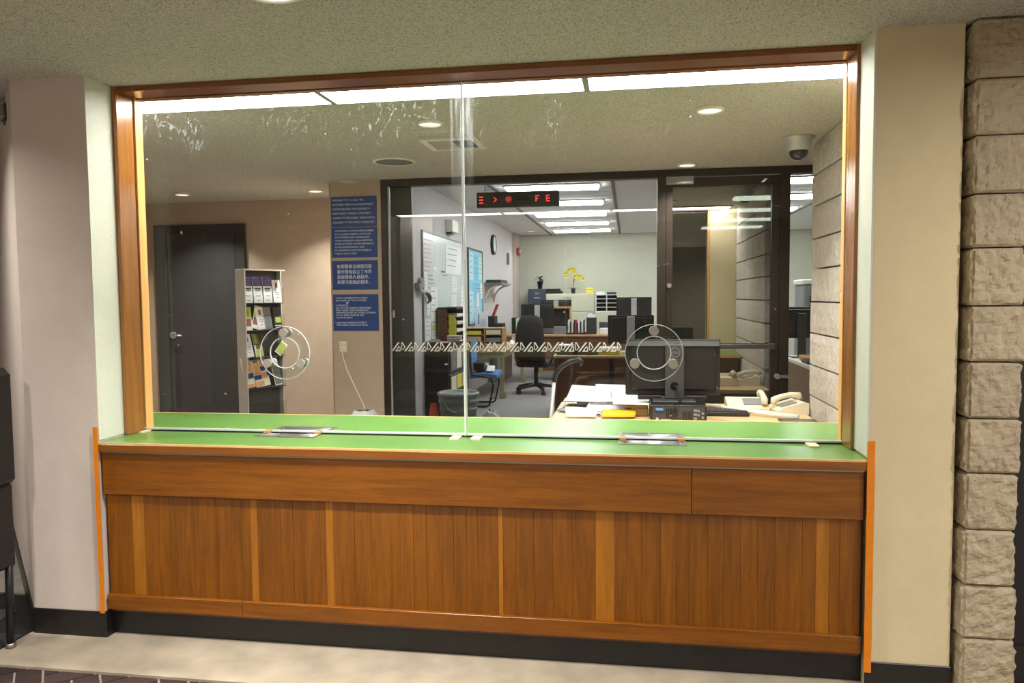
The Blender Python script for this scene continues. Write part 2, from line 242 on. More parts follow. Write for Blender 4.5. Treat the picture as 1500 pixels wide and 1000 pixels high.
# ---------------------------------------------------------------- mesh helpers
class M:
    def __init__(s): s.b = bmesh.new(); s.mi = 0
    def _faces(s, fs):
        for f in fs: f.material_index = s.mi
    def slot(s, i): s.mi = i; return s
    def box(s, x0, x1, y0, y1, z0, z1, c=0.0, T=None):
        b = s.b if not c else bmesh.new()
        v = [b.verts.new((x, y, z)) for x in (x0, x1) for y in (y0, y1) for z in (z0, z1)]
        fs = [b.faces.new([v[i] for i in q]) for q in ((0, 1, 3, 2), (4, 6, 7, 5), (0, 4, 5, 1), (2, 3, 7, 6), (0, 2, 6, 4), (1, 5, 7, 3))]
        if c:
            bmesh.ops.bevel(b, geom=list(b.edges), offset=c, segments=1, affect='EDGES', profile=0.5)
            mp = {q: s.b.verts.new(T @ q.co if T else q.co) for q in b.verts}
            s._faces([s.b.faces.new([mp[q] for q in f.verts]) for f in b.faces]); b.free()
        else:
            if T:
                for q in v: q.co = T @ q.co
            s._faces(fs)
        return s
    def cyl(s, p0, p1, r0, r1=None, n=16, caps=True, hollow=0.0):
        r1 = r0 if r1 is None else r1; p0 = Vector(p0); p1 = Vector(p1); d = (p1 - p0).normalized()
        a = d.orthogonal().normalized(); e = d.cross(a)
        R0 = []; R1 = []
        for i in range(n):
            t = 2 * math.pi * i / n; q = a * math.cos(t) + e * math.sin(t)
            R0.append(s.b.verts.new(p0 + q * r0)); R1.append(s.b.verts.new(p1 + q * r1))
        fs = [s.b.faces.new((R0[i], R0[(i + 1) % n], R1[(i + 1) % n], R1[i])) for i in range(n)]
        if caps: fs += [s.b.faces.new(R0[::-1]), s.b.faces.new(R1)]
        for f in fs[:n]: f.smooth = True
        s._faces(fs); return s
    def tube(s, pts, r, n=8, flat=None):
        pts = [Vector(p) for p in pts]; rings = []; up = None
        for i, p in enumerate(pts):
            d = ((pts[min(i + 1, len(pts) - 1)] - pts[max(i - 1, 0)])).normalized()
            if up is None: up = d.orthogonal().normalized()
            up = (up - d * up.dot(d)).normalized(); e = d.cross(up)
            rr = r[i] if isinstance(r, (list, tuple)) else r
            rings.append([s.b.verts.new(p + (up * math.cos(2 * math.pi * k / n) + e * math.sin(2 * math.pi * k / n)) * rr) for k in range(n)])
        fs = []
        for A, B in zip(rings, rings[1:]):
            for k in range(n): f = s.b.faces.new((A[k], A[(k + 1) % n], B[(k + 1) % n], B[k])); f.smooth = True; fs.append(f)
        fs += [s.b.faces.new(rings[0][::-1]), s.b.faces.new(rings[-1])]; s._faces(fs); return s
    def lathe(s, prof, c=(0, 0, 0), n=20, axis='z', closed=False):
        c = Vector(c); rings = []
        for r, h in prof:
            ring = []
            for i in range(n):
                t = 2 * math.pi * i / n; a, b2 = r * math.cos(t), r * math.sin(t)
                ring.append(s.b.verts.new(c + (Vector((a, b2, h)) if axis == 'z' else Vector((a, h, -b2)))))
            rings.append(ring)
        fs = []; pairs = list(zip(rings, rings[1:])) + ([(rings[-1], rings[0])] if closed else [])
        for A, B in pairs:
            for k in range(n): f = s.b.faces.new((A[k], A[(k + 1) % n], B[(k + 1) % n], B[k])); f.smooth = True; fs.append(f)
        if not closed:
            if prof[0][0] > 1e-5: fs.append(s.b.faces.new(rings[0][::-1]))
            if prof[-1][0] > 1e-5: fs.append(s.b.faces.new(rings[-1]))
        s._faces(fs); return s
    def prism(s, poly, h0, h1, axis='z', T=None):
        def P(u, v, h): return Vector((u, v, h)) if axis == 'z' else (Vector((u, h, v)) if axis == 'y' else Vector((h, u, v)))
        A = [s.b.verts.new(P(u, v, h0)) for u, v in poly]; B = [s.b.verts.new(P(u, v, h1)) for u, v in poly]; n = len(poly)
        if T:
            for q in A + B: q.co = T @ q.co
        fs = [s.b.faces.new(A[::-1]), s.b.faces.new(B)] + [s.b.faces.new((A[i], A[(i + 1) % n], B[(i + 1) % n], B[i])) for i in range(n)]
        s._faces(fs); return s
    def sheet(s, fn, nu, nv, th=0.0015):
        """curved sheet with thickness; fn(u,v) -> Vector"""
        A = [[s.b.verts.new(fn(i / nu, j / nv)) for j in range(nv + 1)] for i in range(nu + 1)]
        B = [[s.b.verts.new(fn(i / nu, j / nv) + Vector((0, 0, -th))) for j in range(nv + 1)] for i in range(nu + 1)]
        fs = []
        for i in range(nu):
            for j in range(nv):
                fs.append(s.b.faces.new((A[i][j], A[i + 1][j], A[i + 1][j + 1], A[i][j + 1]))); fs.append(s.b.faces.new((B[i][j], B[i][j + 1], B[i + 1][j + 1], B[i + 1][j])))
        for f in fs: f.smooth = True
        for i in range(nu):
            for q in (0, nv): fs.append(s.b.faces.new((A[i][q], B[i][q], B[i + 1][q], A[i + 1][q])))
        for j in range(nv):
            for q in (0, nu): fs.append(s.b.faces.new((A[q][j], A[q][j + 1], B[q][j + 1], B[q][j])))
        s._faces(fs); return s
def rootloc(p):
    while p.parent: p = p.parent
    return p.location.copy()
def obj(name, m, mats, parent=None, origin=None, world=True, recalc=True):
    b = m.b
    if recalc: bmesh.ops.recalc_face_normals(b, faces=list(b.faces))
    off = Vector((0, 0, 0))
    if parent and world: off = rootloc(parent)
    elif origin is not None: off = Vector(origin)
    elif not parent and world and origin is None and b.verts:
        xs = [v.co for v in b.verts]; off = Vector(((min(c.x for c in xs) + max(c.x for c in xs)) / 2, (min(c.y for c in xs) + max(c.y for c in xs)) / 2, min(c.z for c in xs)))
    for v in b.verts: v.co -= off
    me = bpy.data.meshes.new(name); b.to_mesh(me); b.free()
    for k in (mats if isinstance(mats, (list, tuple)) else [mats]): me.materials.append(K[k] if isinstance(k, str) else k)
    o = bpy.data.objects.new(name, me); C.objects.link(o)
    if parent: o.parent = parent
    else: o.location = off
    return o
def tag(o, label=None, cat=None, group=None, kind=None):
    if label: o['label'] = label
    if cat: o['category'] = cat
    if group: o['group'] = group
    if kind: o['kind'] = kind
    return o
def thing(name, label, cat, loc=(0, 0, 0), rotz=0.0, group=None):
    o = bpy.data.objects.new(name, None); C.objects.link(o); o.location = loc; o.rotation_euler = (0, 0, rotz); o.empty_display_size = 0.05
    return tag(o, label, cat, group)
def struct(name, m, mats, label=None, cat='wall', origin=(0, 0, 0)):
    return tag(obj(name, m, mats, origin=origin), label, cat, kind='structure')
def sroot(name, label, cat, loc=(0, 0, 0)):
    o = thing(name, label, cat, loc); o['kind'] = 'structure'; return o
def dup(root, loc, rotz=None, label=None, group=None):
    r = root.copy(); C.objects.link(r); r.location = loc
    if rotz is not None: r.rotation_euler = (0, 0, rotz)
    if label: r['label'] = label
    if group: r['group'] = group
    for ch in list(root.children):
        c = ch.copy(); C.objects.link(c); c.parent = r
        for g in list(ch.children): d = g.copy(); C.objects.link(d); d.parent = c
    return r
def text(name, lines, size, loc, rot, k, parent, spacing=1.0, align='LEFT', width=None, ext=0.0006, name_font=None):
    cu = bpy.data.curves.new('tmp_text', 'FONT'); cu.body = lines; cu.size = size; cu.extrude = ext; cu.resolution_u = 1; cu.space_line = spacing; cu.align_x = align
    to = bpy.data.objects.new('tmp_text', cu); C.objects.link(to); bpy.context.view_layer.update()
    me = bpy.data.meshes.new_from_object(to.evaluated_get(bpy.context.evaluated_depsgraph_get())); bpy.data.objects.remove(to); bpy.data.curves.remove(cu)
    if width and len(me.vertices):
        xs = [v.co.x for v in me.vertices]; f = width / (max(xs) - min(xs))
        for v in me.vertices: v.co.x *= f
    Mx = Matrix.Translation(Vector(loc)) @ rot; off = rootloc(parent) if parent else Vector((0, 0, 0))
    for v in me.vertices: v.co = Mx @ v.co - off
    me.materials.clear(); me.materials.append(K[k]); me.name = name
    o = bpy.data.objects.new(name, me); C.objects.link(o); o.parent = parent; o['kind'] = 'stuff'
    return o
FRONT = Matrix.Rotation(math.pi / 2, 4, 'X')     # text facing -y

# ---------------------------------------------------------------- lobby shell
struct('floor', M().box(-6, 4, -6.5, 0.40, -0.1, -0.012), ['grout'], 'lobby floor bed under the dark pavers and beige strip', 'floor')
fl = bpy.data.objects['floor']
struct('trim_1', M().box(-2.72, 3.0, -0.295, 0.06, -0.012, 0.0), ['floor_beige'], 'worn beige concrete strip along the foot of the counter', 'floor')
# herringbone pavers, set at 45 degrees
L, Wd, g = 0.20, 0.10, 0.009
def brick_mesh():
    m = M(); m.box(-L / 2 + g / 2, L / 2 - g / 2, -Wd / 2 + g / 2, Wd / 2 - g / 2, -0.05, 0.0, c=0.003); o = obj('brick', m, 'brick', parent=fl, world=False); return o
proto = brick_mesh(); first = True
ca = math.cos(math.radians(40)); sa = math.sin(math.radians(40)); cells = []
for i in range(-40, 40):
    for j in range(-40, 40):
        if (i - j) % 4 == 0: u, v, r = (i + 1) * Wd, (j + 0.5) * Wd, 0.0
        elif (i - j) % 4 == 3: u, v, r = (i + 0.5) * Wd, (j + 1) * Wd, math.pi / 2
        else: continue
        x = u * ca - v * sa - 1.2; y = u * sa + v * ca - 0.8
        if -3.4 < x < 1.3 and -1.15 < y < -0.20: cells.append((x, y, r))
cells.sort(key=lambda c: -c[1])
YL = -0.302; nb_ = 0
for (x, y, r) in cells:
    if nb_ >= 290: break
    an = r + math.radians(40); c_, s_ = math.cos(an), math.sin(an); hx, hy = L / 2 - g / 2, Wd / 2 - g / 2
    poly = [(x + u * c_ - v * s_, y + u * s_ + v * c_) for u, v in ((-hx, -hy), (hx, -hy), (hx, hy), (-hx, hy))]
    if all(p[1] < YL for p in poly):
        o = proto if first else proto.copy()
        if not first: C.objects.link(o)
        first = False; o.parent = fl; o.location = (x, y, -0.006 + random.uniform(-0.001, 0.001)); o.rotation_euler = (0, 0, an); nb_ += 1
    elif any(p[1] < YL - 0.012 for p in poly):      # bricks cut along the strip
        out = []
        for p, q in zip(poly, poly[1:] + poly[:1]):
            if p[1] <= YL: out.append(p)
            if (p[1] <= YL) != (q[1] <= YL): t_ = (YL - p[1]) / (q[1] - p[1]); out.append((p[0] + (q[0] - p[0]) * t_, YL))
        if len(out) >= 3: obj('brick', M().prism(out, -0.05, -0.0065), 'brick', parent=fl); nb_ += 1
struct('wall_1', M().box(-6.1, 4.1, -6.6, -6.5, 0, CEIL), ['wall_rear'], 'lobby rear wall behind the viewer')
struct('wall_2', M().box(-6.1, -6.0, -6.5, 4.1, 0, CEIL), ['wall_pink'], 'lobby far left wall')
struct('wall_3', M().box(4.0, 4.1, -6.5, 0.3, 0, CEIL), ['dark_wall'], 'lobby far right wall')
struct('ceiling', M().box(-6.1, 4.1, -6.6, 3.02, CEIL, CEIL + 0.1).box(-5.1, -2.45, 3.02, 4.2, CEIL, CEIL + 0.1), ['popcorn'], 'cream popcorn textured ceiling over lobby and vestibule', 'ceiling')
# pillars either side of the window: face in wall paint, inner return in pale paint
pl = M(); pl.box(-2.70, -2.338, 0, 0.35, 0, CEIL)
struct('wall_4', pl, ['wall_pink'], 'pale pinkish pillar left of the service window')
struct('trim_2', M().box(-2.3385, -2.3345, 0.001, 0.17, 0.90, CEIL - 0.001), ['reveal'], 'pale painted return left of the window frame', 'trim')
struct('wall_5', M().box(0.906, 1.205, 0, 0.35, 0, CEIL), ['wall_tan'], 'tan painted pillar right of the service window')
struct('trim_3', M().box(0.897, 0.906, 0.001, 0.17, 0.90, CEIL - 0.001), ['reveal'], 'pale painted return right of the window frame', 'trim')
# wall running back to the left
T = Matrix.Translation((-2.70, 0.0, 0)) @ Matrix.Rotation(math.radians(135.2), 4, 'Z')
struct('wall_6', M().box(0, 4.2, -0.14, 0.0, 0, CEIL, T=T), ['wall_pink'], 'pinkish wall receding to the left of the pillar')
struct('baseboard_1', M().box(-0.004, 4.2, 0.0, 0.007, 0, 0.11, c=0.002, T=T), ['base_black'], 'black vinyl base along the receding left wall', 'baseboard')
struct('baseboard_2', M().box(-2.703, -2.33, -0.008, 0.0, 0, 0.118, c=0.002).box(-2.338, -2.33, 0.0, 0.05, 0, 0.118), ['base_black'], 'black vinyl base wrapping the left pillar', 'baseboard')
struct('baseboard_3', M().box(0.90, 1.209, -0.008, 0.0, 0, 0.105, c=0.002), ['base_black'], 'black vinyl base along the right pillar', 'baseboard')
# slate corridor floor on the left
cf = struct('floor_2', M().box(-6, -2.72, -0.3, 4.0, -0.03, -0.008), ['dark_wall'], 'dark corridor floor bed left of the pillar', 'floor')
tile = None
for i in range(13):
    for j in range(7):
        x = -2.86 - i * 0.24; y = -0.14 + j * 0.24
        if x > -4.7 and y < -(x + 2.76) - 0.10 or (y < 0.0 and x > -4.7):
            if tile is None: tile = obj('tile', M().box(-0.115, 0.115, -0.115, 0.115, -0.02, 0.0, c=0.003), 'slate', parent=cf, world=False); o = tile
            else: o = tile.copy(); C.objects.link(o)
            o.parent = cf; o.location = (x, y, -0.002)
wbx = thing('wall_bracket', 'small grey box high on the receding left wall near the ceiling', 'bracket', (-2.95, 0.25, 2.39))
obj('case', M().box(0.30, 0.44, 0.0075, 0.04, 2.395, 2.45, c=0.004, T=T), 'grey', wbx); obj('mount', M().box(0.30, 0.46, 0.0, 0.0075, 2.385, 2.46, T=T), 'dark_grey', wbx)
struct('wall_7', M().box(1.42, 4.0, 0.10, 0.30, 0, CEIL), ['dark_wall'], 'black wall to the right of the stone column')
struct('baseboard_4', M().box(1.42, 4.0, 0.09, 0.10, 0, 0.16), ['base_black'], 'black base of the wall right of the column', 'baseboard')

# ---------------------------------------------------------------- stone wall (lobby end and vestibule side)
ZJ = [0.0, 0.237, 0.439, 0.648, 0.859, 1.061, 1.269, 1.473, 1.683, 1.876, 2.084, 2.284, CEIL]
def block(x0, x1, y0, y1, z0, z1, amp, seed, den, rough=('x', 'y')):
    b = bmesh.new(); nx = max(2, int((x1 - x0) * den)); ny = max(2, int((y1 - y0) * den)); nz = max(2, int((z1 - z0) * den))
    vm = {}
    def V(i, j, k):
        if (i, j, k) not in vm:
            p = Vector((x0 + (x1 - x0) * i / nx, y0 + (y1 - y0) * j / ny, z0 + (z1 - z0) * k / nz)); q = p.copy()
            nrm = Vector(((-1 if i == 0 else 1 if i == nx else 0), (-1 if j == 0 else 1 if j == ny else 0), (-1 if k == 0 else 1 if k == nz else 0)))
            edge = (abs(nrm.x) + abs(nrm.y) + abs(nrm.z)) > 1
            sv = Vector((seed * 3.1, seed * 1.7, seed * 0.9))
            d = noise.fractal(p * 10 + sv, 0.8, 2.0, 5) * 0.45 + noise.noise(p * 42 + sv) * 0.35 + (0.5 - abs(noise.noise(p * 20 - sv))) * 0.5 + noise.noise(p * 75 + sv) * 0.2
            if nrm.z != 0 and not (nrm.x or nrm.y): d = 0
            for ax in 'xy':
                c = getattr(nrm, ax)
                if c:
                    e = 1.0 if not nrm.z and not (nrm.x and nrm.y) else 0.25
                    setattr(q, ax, getattr(q, ax) + c * amp * (d * e - (0.35 if nrm.z or (nrm.x and nrm.y) else 0)))
            if nrm.z and (nrm.x or nrm.y): q.z -= nrm.z * 0.003
            vm[(i, j, k)] = b.verts.new(q)
        return vm[(i, j, k)]
    for i in range(nx):
        for k in range(nz):
            for j in (0, ny): b.faces.new((V(i, j, k), V(i + 1, j, k), V(i + 1, j, k + 1), V(i, j, k + 1)))
    for j in range(ny):
        for k in range(nz):
            for i in (0, nx): b.faces.new((V(i, j, k), V(i, j + 1, k), V(i, j + 1, k + 1), V(i, j, k + 1)))
    for i in range(nx):
        for j in range(ny):
            for k in (0, nz): b.faces.new((V(i, j, k), V(i + 1, j, k), V(i + 1, j + 1, k), V(i, j + 1, k)))
    m = M(); m.b.free(); m.b = b; return m
sw = struct('wall_8', M().box(1.235, 1.375, -0.02, 2.165, 0, CEIL), ['mortar'], 'rough split face stone block wall at the right of the window')
for r in range(12):
    z0, z1 = ZJ[r] + 0.002, ZJ[r + 1] - 0.003
    obj('stone_block', block(1.226, 1.403 + random.uniform(-0.006, 0.01), -0.05, 0.335, z0, z1, 0.017, r * 7 + 1, 105), 'stone_lobby', parent=sw)
    obj('stone_block', block(1.19, 1.40, 0.36, 1.13, z0 - 0.0, z1, 0.009, r * 7 + 2, 14), 'stone_grey', parent=sw)
    obj('stone_block', block(1.183, 1.40, 1.14, 2.19 + random.uniform(-0.012, 0.012), z0, z1, 0.010, r * 7 + 3, 22), 'stone_grey', parent=sw)

# ---------------------------------------------------------------- service window
w1 = sroot('window_1', 'wood framed service window of two clear panes over the counter', 'window', (-0.72, 0.26, 0.90))
obj('jamb', M().box(-2.3345, -2.311, 0.17, 0.285, 0.893, CEIL - 0.002, c=0.002), 'jamb', w1)
obj('jamb', M().box(-2.3345, -2.307, 0.297, 0.352, 0.893, CEIL - 0.002, c=0.002), 'jamb_lit', w1)
obj('jamb', M().box(0.884, 0.9055, 0.17, 0.297, 0.893, CEIL - 0.002, c=0.002), 'jamb', w1)
obj('jamb', M().box(0.882, 0.9055, 0.309, 0.352, 0.893, CEIL - 0.002, c=0.002), 'jamb_lit', w1)
obj('jamb_back', M().box(-2.3345, -2.325, 0.28, 0.30, 0.893, CEIL - 0.002).box(0.895, 0.9055, 0.28, 0.31, 0.893, CEIL - 0.002), 'bronze', w1)
obj('header', M().box(-2.311, 0.884, 0.17, 0.285, CEIL - 0.026, CEIL - 0.001, c=0.002), 'head', w1)
obj('header_stop', M().box(-2.307, 0.882, 0.309, 0.352, CEIL - 0.026, CEIL - 0.001, c=0.002), 'head', w1)
for (xa, xb) in ((-2.322, -0.7285), (-0.7255, 0.893)):
    p = obj('pane', M().box(xa, xb, 0.293, 0.303, 0.907, CEIL - 0.004), 'glass', w1)
    obj('pane_edge', M().box(xa, xb, 0.2915, 0.3045, 0.899, 0.907), 'acrylic_edge', p)
obj('shadow_gap_strip', M().box(-2.322, 0.893, 0.287, 0.3, 0.8925, 0.8985), 'screen', w1)  # dark strip standing in for the shadow gap under the panes
obj('seam_strip', M().box(-0.731, -0.723, 0.285, 0.293, 0.897, CEIL - 0.03, c=0.002).box(-0.733, -0.721, 0.303, 0.309, 0.897, CEIL - 0.03), 'seam', w1)
def voice_ring(cx, cz, label):
    t = thing('speak_through_ring', label, 'speak-through', (cx, 0.27, cz), 0, 'speak-through rings on the glass')
    r0, r1, h = 0.073, 0.121, 0.007
    obj('ring', M().lathe([(r0, 0), (r1, 0), (r1, h), (r0, h)], (0, 0, 0), 48, 'y', closed=True), 'acrylic', t, world=False)
    obj('outer_rim', M().lathe([(r1, -0.0005), (r1 + 0.0022, 0.001), (r1 + 0.0022, h - 0.001), (r1, h + 0.0005)], (0, 0, 0), 48, 'y', closed=True), 'acrylic_edge', t, world=False)
    obj('inner_rim', M().lathe([(r0, -0.0005), (r0 - 0.004, 0.001), (r0 - 0.004, h - 0.001), (r0, h + 0.0005)], (0, 0, 0), 48, 'y', closed=True), 'acrylic_edge', t, world=False)
    for a in (90, 210, 330):
        x, z = 0.094 * math.cos(math.radians(a)), 0.094 * math.sin(math.radians(a))
        obj('bolt', M().cyl((x, -0.014, z), (x, -0.002, z), 0.020, n=20).cyl((x, -0.001, z), (x, 0.0, z), 0.012, n=16).cyl((x, h, z), (x, 0.022, z), 0.0125, n=16).cyl((x, 0.033, z), (x, 0.047, z), 0.020, n=20), 'nickel', t, world=False)
voice_ring(-1.575, 1.272, 'clear acrylic speak-through ring on the left pane before the brochure rack')
voice_ring(0.108, 1.276, 'clear acrylic speak-through ring on the right pane before the black monitor')

# ---------------------------------------------------------------- counter
ct = thing('service_counter', 'long wooden service counter with green laminate top below the window', 'counter', (-0.72, 0.4, 0))
trays = ((-1.69, -1.41), (-0.04, 0.24)); TY = (0.195, 0.465)
def top_cells(m, z0, z1, ya, yb, xa, xb, grow=0.0):
    xs = [xa] + [v for t in trays for v in (t[0] - grow, t[1] + grow)] + [xb]; ys = [ya, TY[0] - grow, TY[1] + grow, yb]
    for i in range(len(xs) - 1):
        for j in range(3):
            if i in (1, 3) and j == 1: continue
            m.box(xs[i], xs[i + 1], ys[j], ys[j + 1], z0, z1)
    return m
obj('counter_top', top_cells(M(), 0.852, 0.892, -0.012, 0.834, -2.3335, 0.896), 'laminate', ct)
obj('counter_top_end', M().box(-2.68, -2.334, 0.352, 0.834, 0.852, 0.892), 'laminate', ct); obj('counter_top_end', M().box(0.8965, 1.178, 0.352, 0.834, 0.852, 0.892), 'laminate', ct)
obj('front_edging', M().box(-2.3335, 0.896, -0.0165, -0.012, 0.884, 0.8925), 'edge_wood', ct)
obj('back_edging', M().box(-2.68, 1.178, 0.834, 0.842, 0.855, 0.8935), 'edge_wood', ct)
obj('nosing', M().box(-2.3335, 0.896, -0.018, -0.012, 0.852, 0.884, c=0.001), 'nosing', ct)
tag(obj('channel_strip', M().box(-2.325, 0.888, -0.006, 0.004, 0.843, 0.850), 'alu', ct), 'thin grey metal strip under the counter edge')
obj('carcass', M().box(-2.325, 0.888, 0.03, 0.33, 0.11, 0.852), 'desk_wood', ct)
for a, b2 in ((-2.325, 0.2455), (0.2475, 0.888)): obj('fascia_board', M().box(a, b2, 0.0, 0.03, 0.657, 0.841, c=0.0015), 'board', ct)
PX = [-2.322, -2.2, -2.142, -2.075, -2.022, -1.966, -1.903, -1.877, -1.795, -1.75, -1.675, -1.634, -1.602, -1.494, -1.437, -1.384, -1.312, -1.287, -1.253, -1.158, -1.084, -0.997, -0.898, -0.841, -0.773, -0.723, -0.667, -0.621, -0.534, -0.514, -0.462, -0.385, -0.306, -0.228, -0.133, -0.056, -0.007, 0.053, 0.128, 0.188, 0.241, 0.312, 0.373, 0.438, 0.503, 0.568, 0.67, 0.721, 0.771, 0.809, 0.886]
for i, (a, b2) in enumerate(zip(PX, PX[1:])): obj('plank', M().box(a + 0.0003, b2 - 0.0003, 0.018 + random.uniform(-0.0008, 0.0008), 0.032, 0.196, 0.657, c=0.0007), 'plank_pale' if i in (1, 11, 17, 28, 34, 47) else 'plank', ct)
for a, b2 in ((-2.325, -1.676), (-1.674, 0.888)): obj('bottom_rail', M().box(a, b2, 0.0, 0.03, 0.13, 0.198, c=0.002), 'board', ct)
obj('kick_board', M().box(-2.33, 0.90, 0.05, 0.06, 0.0, 0.13), 'base_black', ct)
obj('back_panel', M().box(-2.66, 1.17, 0.76, 0.78, 0.0, 0.852), 'desk_wood', ct)
for i, (a, b2) in enumerate(trays):
    ts = thing('deal_tray', ('stainless deal tray let into the counter under the left pane', 'stainless deal tray let into the counter under the right pane')[i], 'deal tray', ((a + b2) / 2, 0.33, 0.893), 0, 'deal trays in the counter')
    y0, y1 = TY; fl_ = 0.014
    m = M(); m.box(a - 0.004, b2 + 0.004, y0 - 0.004, y0 + fl_, 0.8925, 0.8945).box(a - 0.004, b2 + 0.004, y1 - fl_, y1 + 0.004, 0.8925, 0.8945).box(a - 0.004, a + fl_, y0 + fl_, y1 - fl_, 0.8925, 0.8945).box(b2 - fl_, b2 + 0.004, y0 + fl_, y1 - fl_, 0.8925, 0.8945)
    obj('flange', m, 'steel', ts)
    def bowl(u, v, a=a, b2=b2): return Vector((a + fl_ + (b2 - a - 2 * fl_) * u, y0 + fl_ + (y1 - y0 - 2 * fl_) * v, 0.893 - 0.045 * math.sin(math.pi * v) ** 0.7))
    obj('bowl', M().sheet(bowl, 1, 14, 0.0012), 'steel', ts)
    for xx in (a + fl_ + 0.0015, b2 - fl_ - 0.0015):
        pts = [(y0 + fl_ + (y1 - y0 - 2 * fl_) * v / 14, 0.892 - 0.045 * math.sin(math.pi * v / 14) ** 0.7) for v in range(15)]
        obj('tray_end', M().prism(pts, xx - 0.001, xx + 0.001, 'x'), 'steel', ts)
    for k, xx in enumerate((a + 0.002, b2 - 0.03)):
        tag(obj('tray_shim', M().box(xx, xx + 0.028, 0.262, 0.312, 0.895, 0.907, c=0.001), 'oak', ts), 'small wooden chock under the glass')
for x, y0, y1, dx, lb in ((-2.298, 0.225, 0.345, 0.02, 'pale wooden shim against the left jamb on the counter'), (-0.785, 0.215, 0.345, 0.042, 'pale wooden shim left of the glass seam on the counter'), (-0.69, 0.215, 0.345, 0.042, 'pale wooden shim right of the glass seam on the counter'), (0.735, 0.21, 0.345, 0.042, 'pale wooden shim near the right end of the counter')):
    tag(obj('shim', M().prism([(x, y0), (x + dx, y0), (x + dx, y1), (x, y1)], 0.8922, 0.8985), 'shim'), lb, 'shim', 'shims under the glass')
for xa, xb, z0, z1, lb in ((-2.348, -2.326, 0.118, 0.962, 'strip of orange tape along the left end of the counter'), (0.892, 0.919, 0.07, 0.966, 'strip of orange tape along the right end of the counter')):
    m = M(); n = 14
    def tf(u, v, xa=xa, xb=xb, z0=z0, z1=z1): return Vector((xa + (xb - xa) * u + 0.002 * noise.noise(Vector((u, v * 9, xa))), -0.0215 + 0.001 * noise.noise(Vector((u * 3, v * 12, xa * 2))), z0 + (z1 - z0) * v))
    A = [[m.b.verts.new(tf(i, j / n)) for j in range(n + 1)] for i in (0, 1)]; B = [[m.b.verts.new(tf(i, j / n) + Vector((0, 0.002, 0))) for j in range(n + 1)] for i in (0, 1)]
    for j in range(n):
        m.b.faces.new((A[0][j], A[1][j], A[1][j + 1], A[0][j + 1])); m.b.faces.new((B[0][j], B[0][j + 1], B[1][j + 1], B[1][j])); m.b.faces.new((A[0][j], A[0][j + 1], B[0][j + 1], B[0][j])); m.b.faces.new((A[1][j], B[1][j], B[1][j + 1], A[1][j + 1]))
    m.b.faces.new((A[0][0], B[0][0], B[1][0], A[1][0])); m.b.faces.new((A[0][n], A[1][n], B[1][n], B[0][n]))
    tag(obj('tape_strip', m, 'orange_tape'), lb, 'tape', 'orange tape strips')

# ---------------------------------------------------------------- lobby chair at the left edge of the picture
ch = thing('lobby_chair', 'black high-backed vinyl chair at the left edge of the lobby', 'chair', (-2.93, -0.30, 0))
obj('backrest', M().box(-2.725, -2.648, -0.56, -0.10, 0.72, 1.235, c=0.03), 'vinyl', ch)
obj('seat', M().box(-3.15, -2.68, -0.56, -0.10, 0.40, 0.50, c=0.03), 'vinyl', ch)
obj('side_panel', M().box(-2.72, -2.665, -0.54, -0.12, 0.36, 0.73, c=0.012), 'vinyl', ch)
for x, y in ((-2.69, -0.15), (-2.69, -0.52), (-3.12, -0.15), (-3.12, -0.52)):
    l = obj('leg', M().cyl((x, y, 0.02), (x + 0.01, y, 0.42), 0.016, n=12), 'black', ch); obj('foot_glide', M().cyl((x, y, 0), (x, y, 0.022), 0.02, n=12), 'alu', l)

# ---------------------------------------------------------------- ceiling fixtures
def downlight(x, y, r, watts, label, group, z=CEIL, spread=110):
    t = thing('downlight', label, 'downlight', (x, y, z - 0.012), 0, group)
    obj('trim_ring', M().lathe([(r * 0.78, 0.004), (r * 0.84, -0.004), (r, 0.004), (r, 0.012), (r * 0.78, 0.012)], n=28, closed=True), 'trim_white', t, world=False)
    obj('lens', M().cyl((0, 0, 0.006), (0, 0, 0.011), r * 0.80, n=28), 'bulb', t, world=False)
    ld = bpy.data.lights.new('downlight_lamp', 'AREA'); ld.shape = 'DISK'; ld.size = r * 1.5; ld.energy = watts; ld.color = (1, 0.95, 0.87); ld.spread = math.radians(spread)
    lo = bpy.data.objects.new('downlight_lamp', ld); C.objects.link(lo); lo.parent = t; lo.location = (0, 0, 0.002)
    return t
downlight(-1.11, -0.72, 0.105, LOBBY_W, 'recessed lobby downlight at the top edge above the counter', 'lobby downlights')
for x, y, wt, lb in ((2.1, -1.4, 1.3, 'added fill downlight in front of the stone column'), (-3.45, -0.42, 0.6, 'added fill downlight over the black chair, brightening the left wall'), (2.4, -3.2, 2.2, 'added fill downlight behind and right of the viewer'), (-2.3, -2.4, 1.2, 'added fill downlight behind and left of the viewer'), (-3.5, -4.6, 1.6, 'added fill downlight at the rear left of the lobby'), (-1.0, -5.0, 1.6, 'added fill downlight at the rear of the lobby'), (1.6, -5.0, 1.6, 'added fill downlight at the rear right of the lobby')):  # unseen fill lamps, added to brighten the lobby walls and pillars
    downlight(x, y, 0.105, LOBBY_W * wt, lb, 'lobby downlights', spread=180 if x > 2 else 148)
for x, y, lb in ((-1.093, 1.134, 'round vestibule downlight left of the air vent'), (0.422, 1.115, 'large bright downlight in the right half of the vestibule ceiling'), (-4.05, 3.42, 'vestibule downlight above the charcoal door'), (-2.78, 3.47, 'vestibule downlight beside the blue signs'), (0.43, 2.78, 'vestibule downlight just before the glass door header')):
    downlight(x, y, 0.076, VEST_W, lb, 'vestibule downlights')
ls = thing('light_strip', 'long bright fluorescent light strip in the ceiling just behind the window', 'ceiling light', (-0.8, 0.48, CEIL - 0.02))
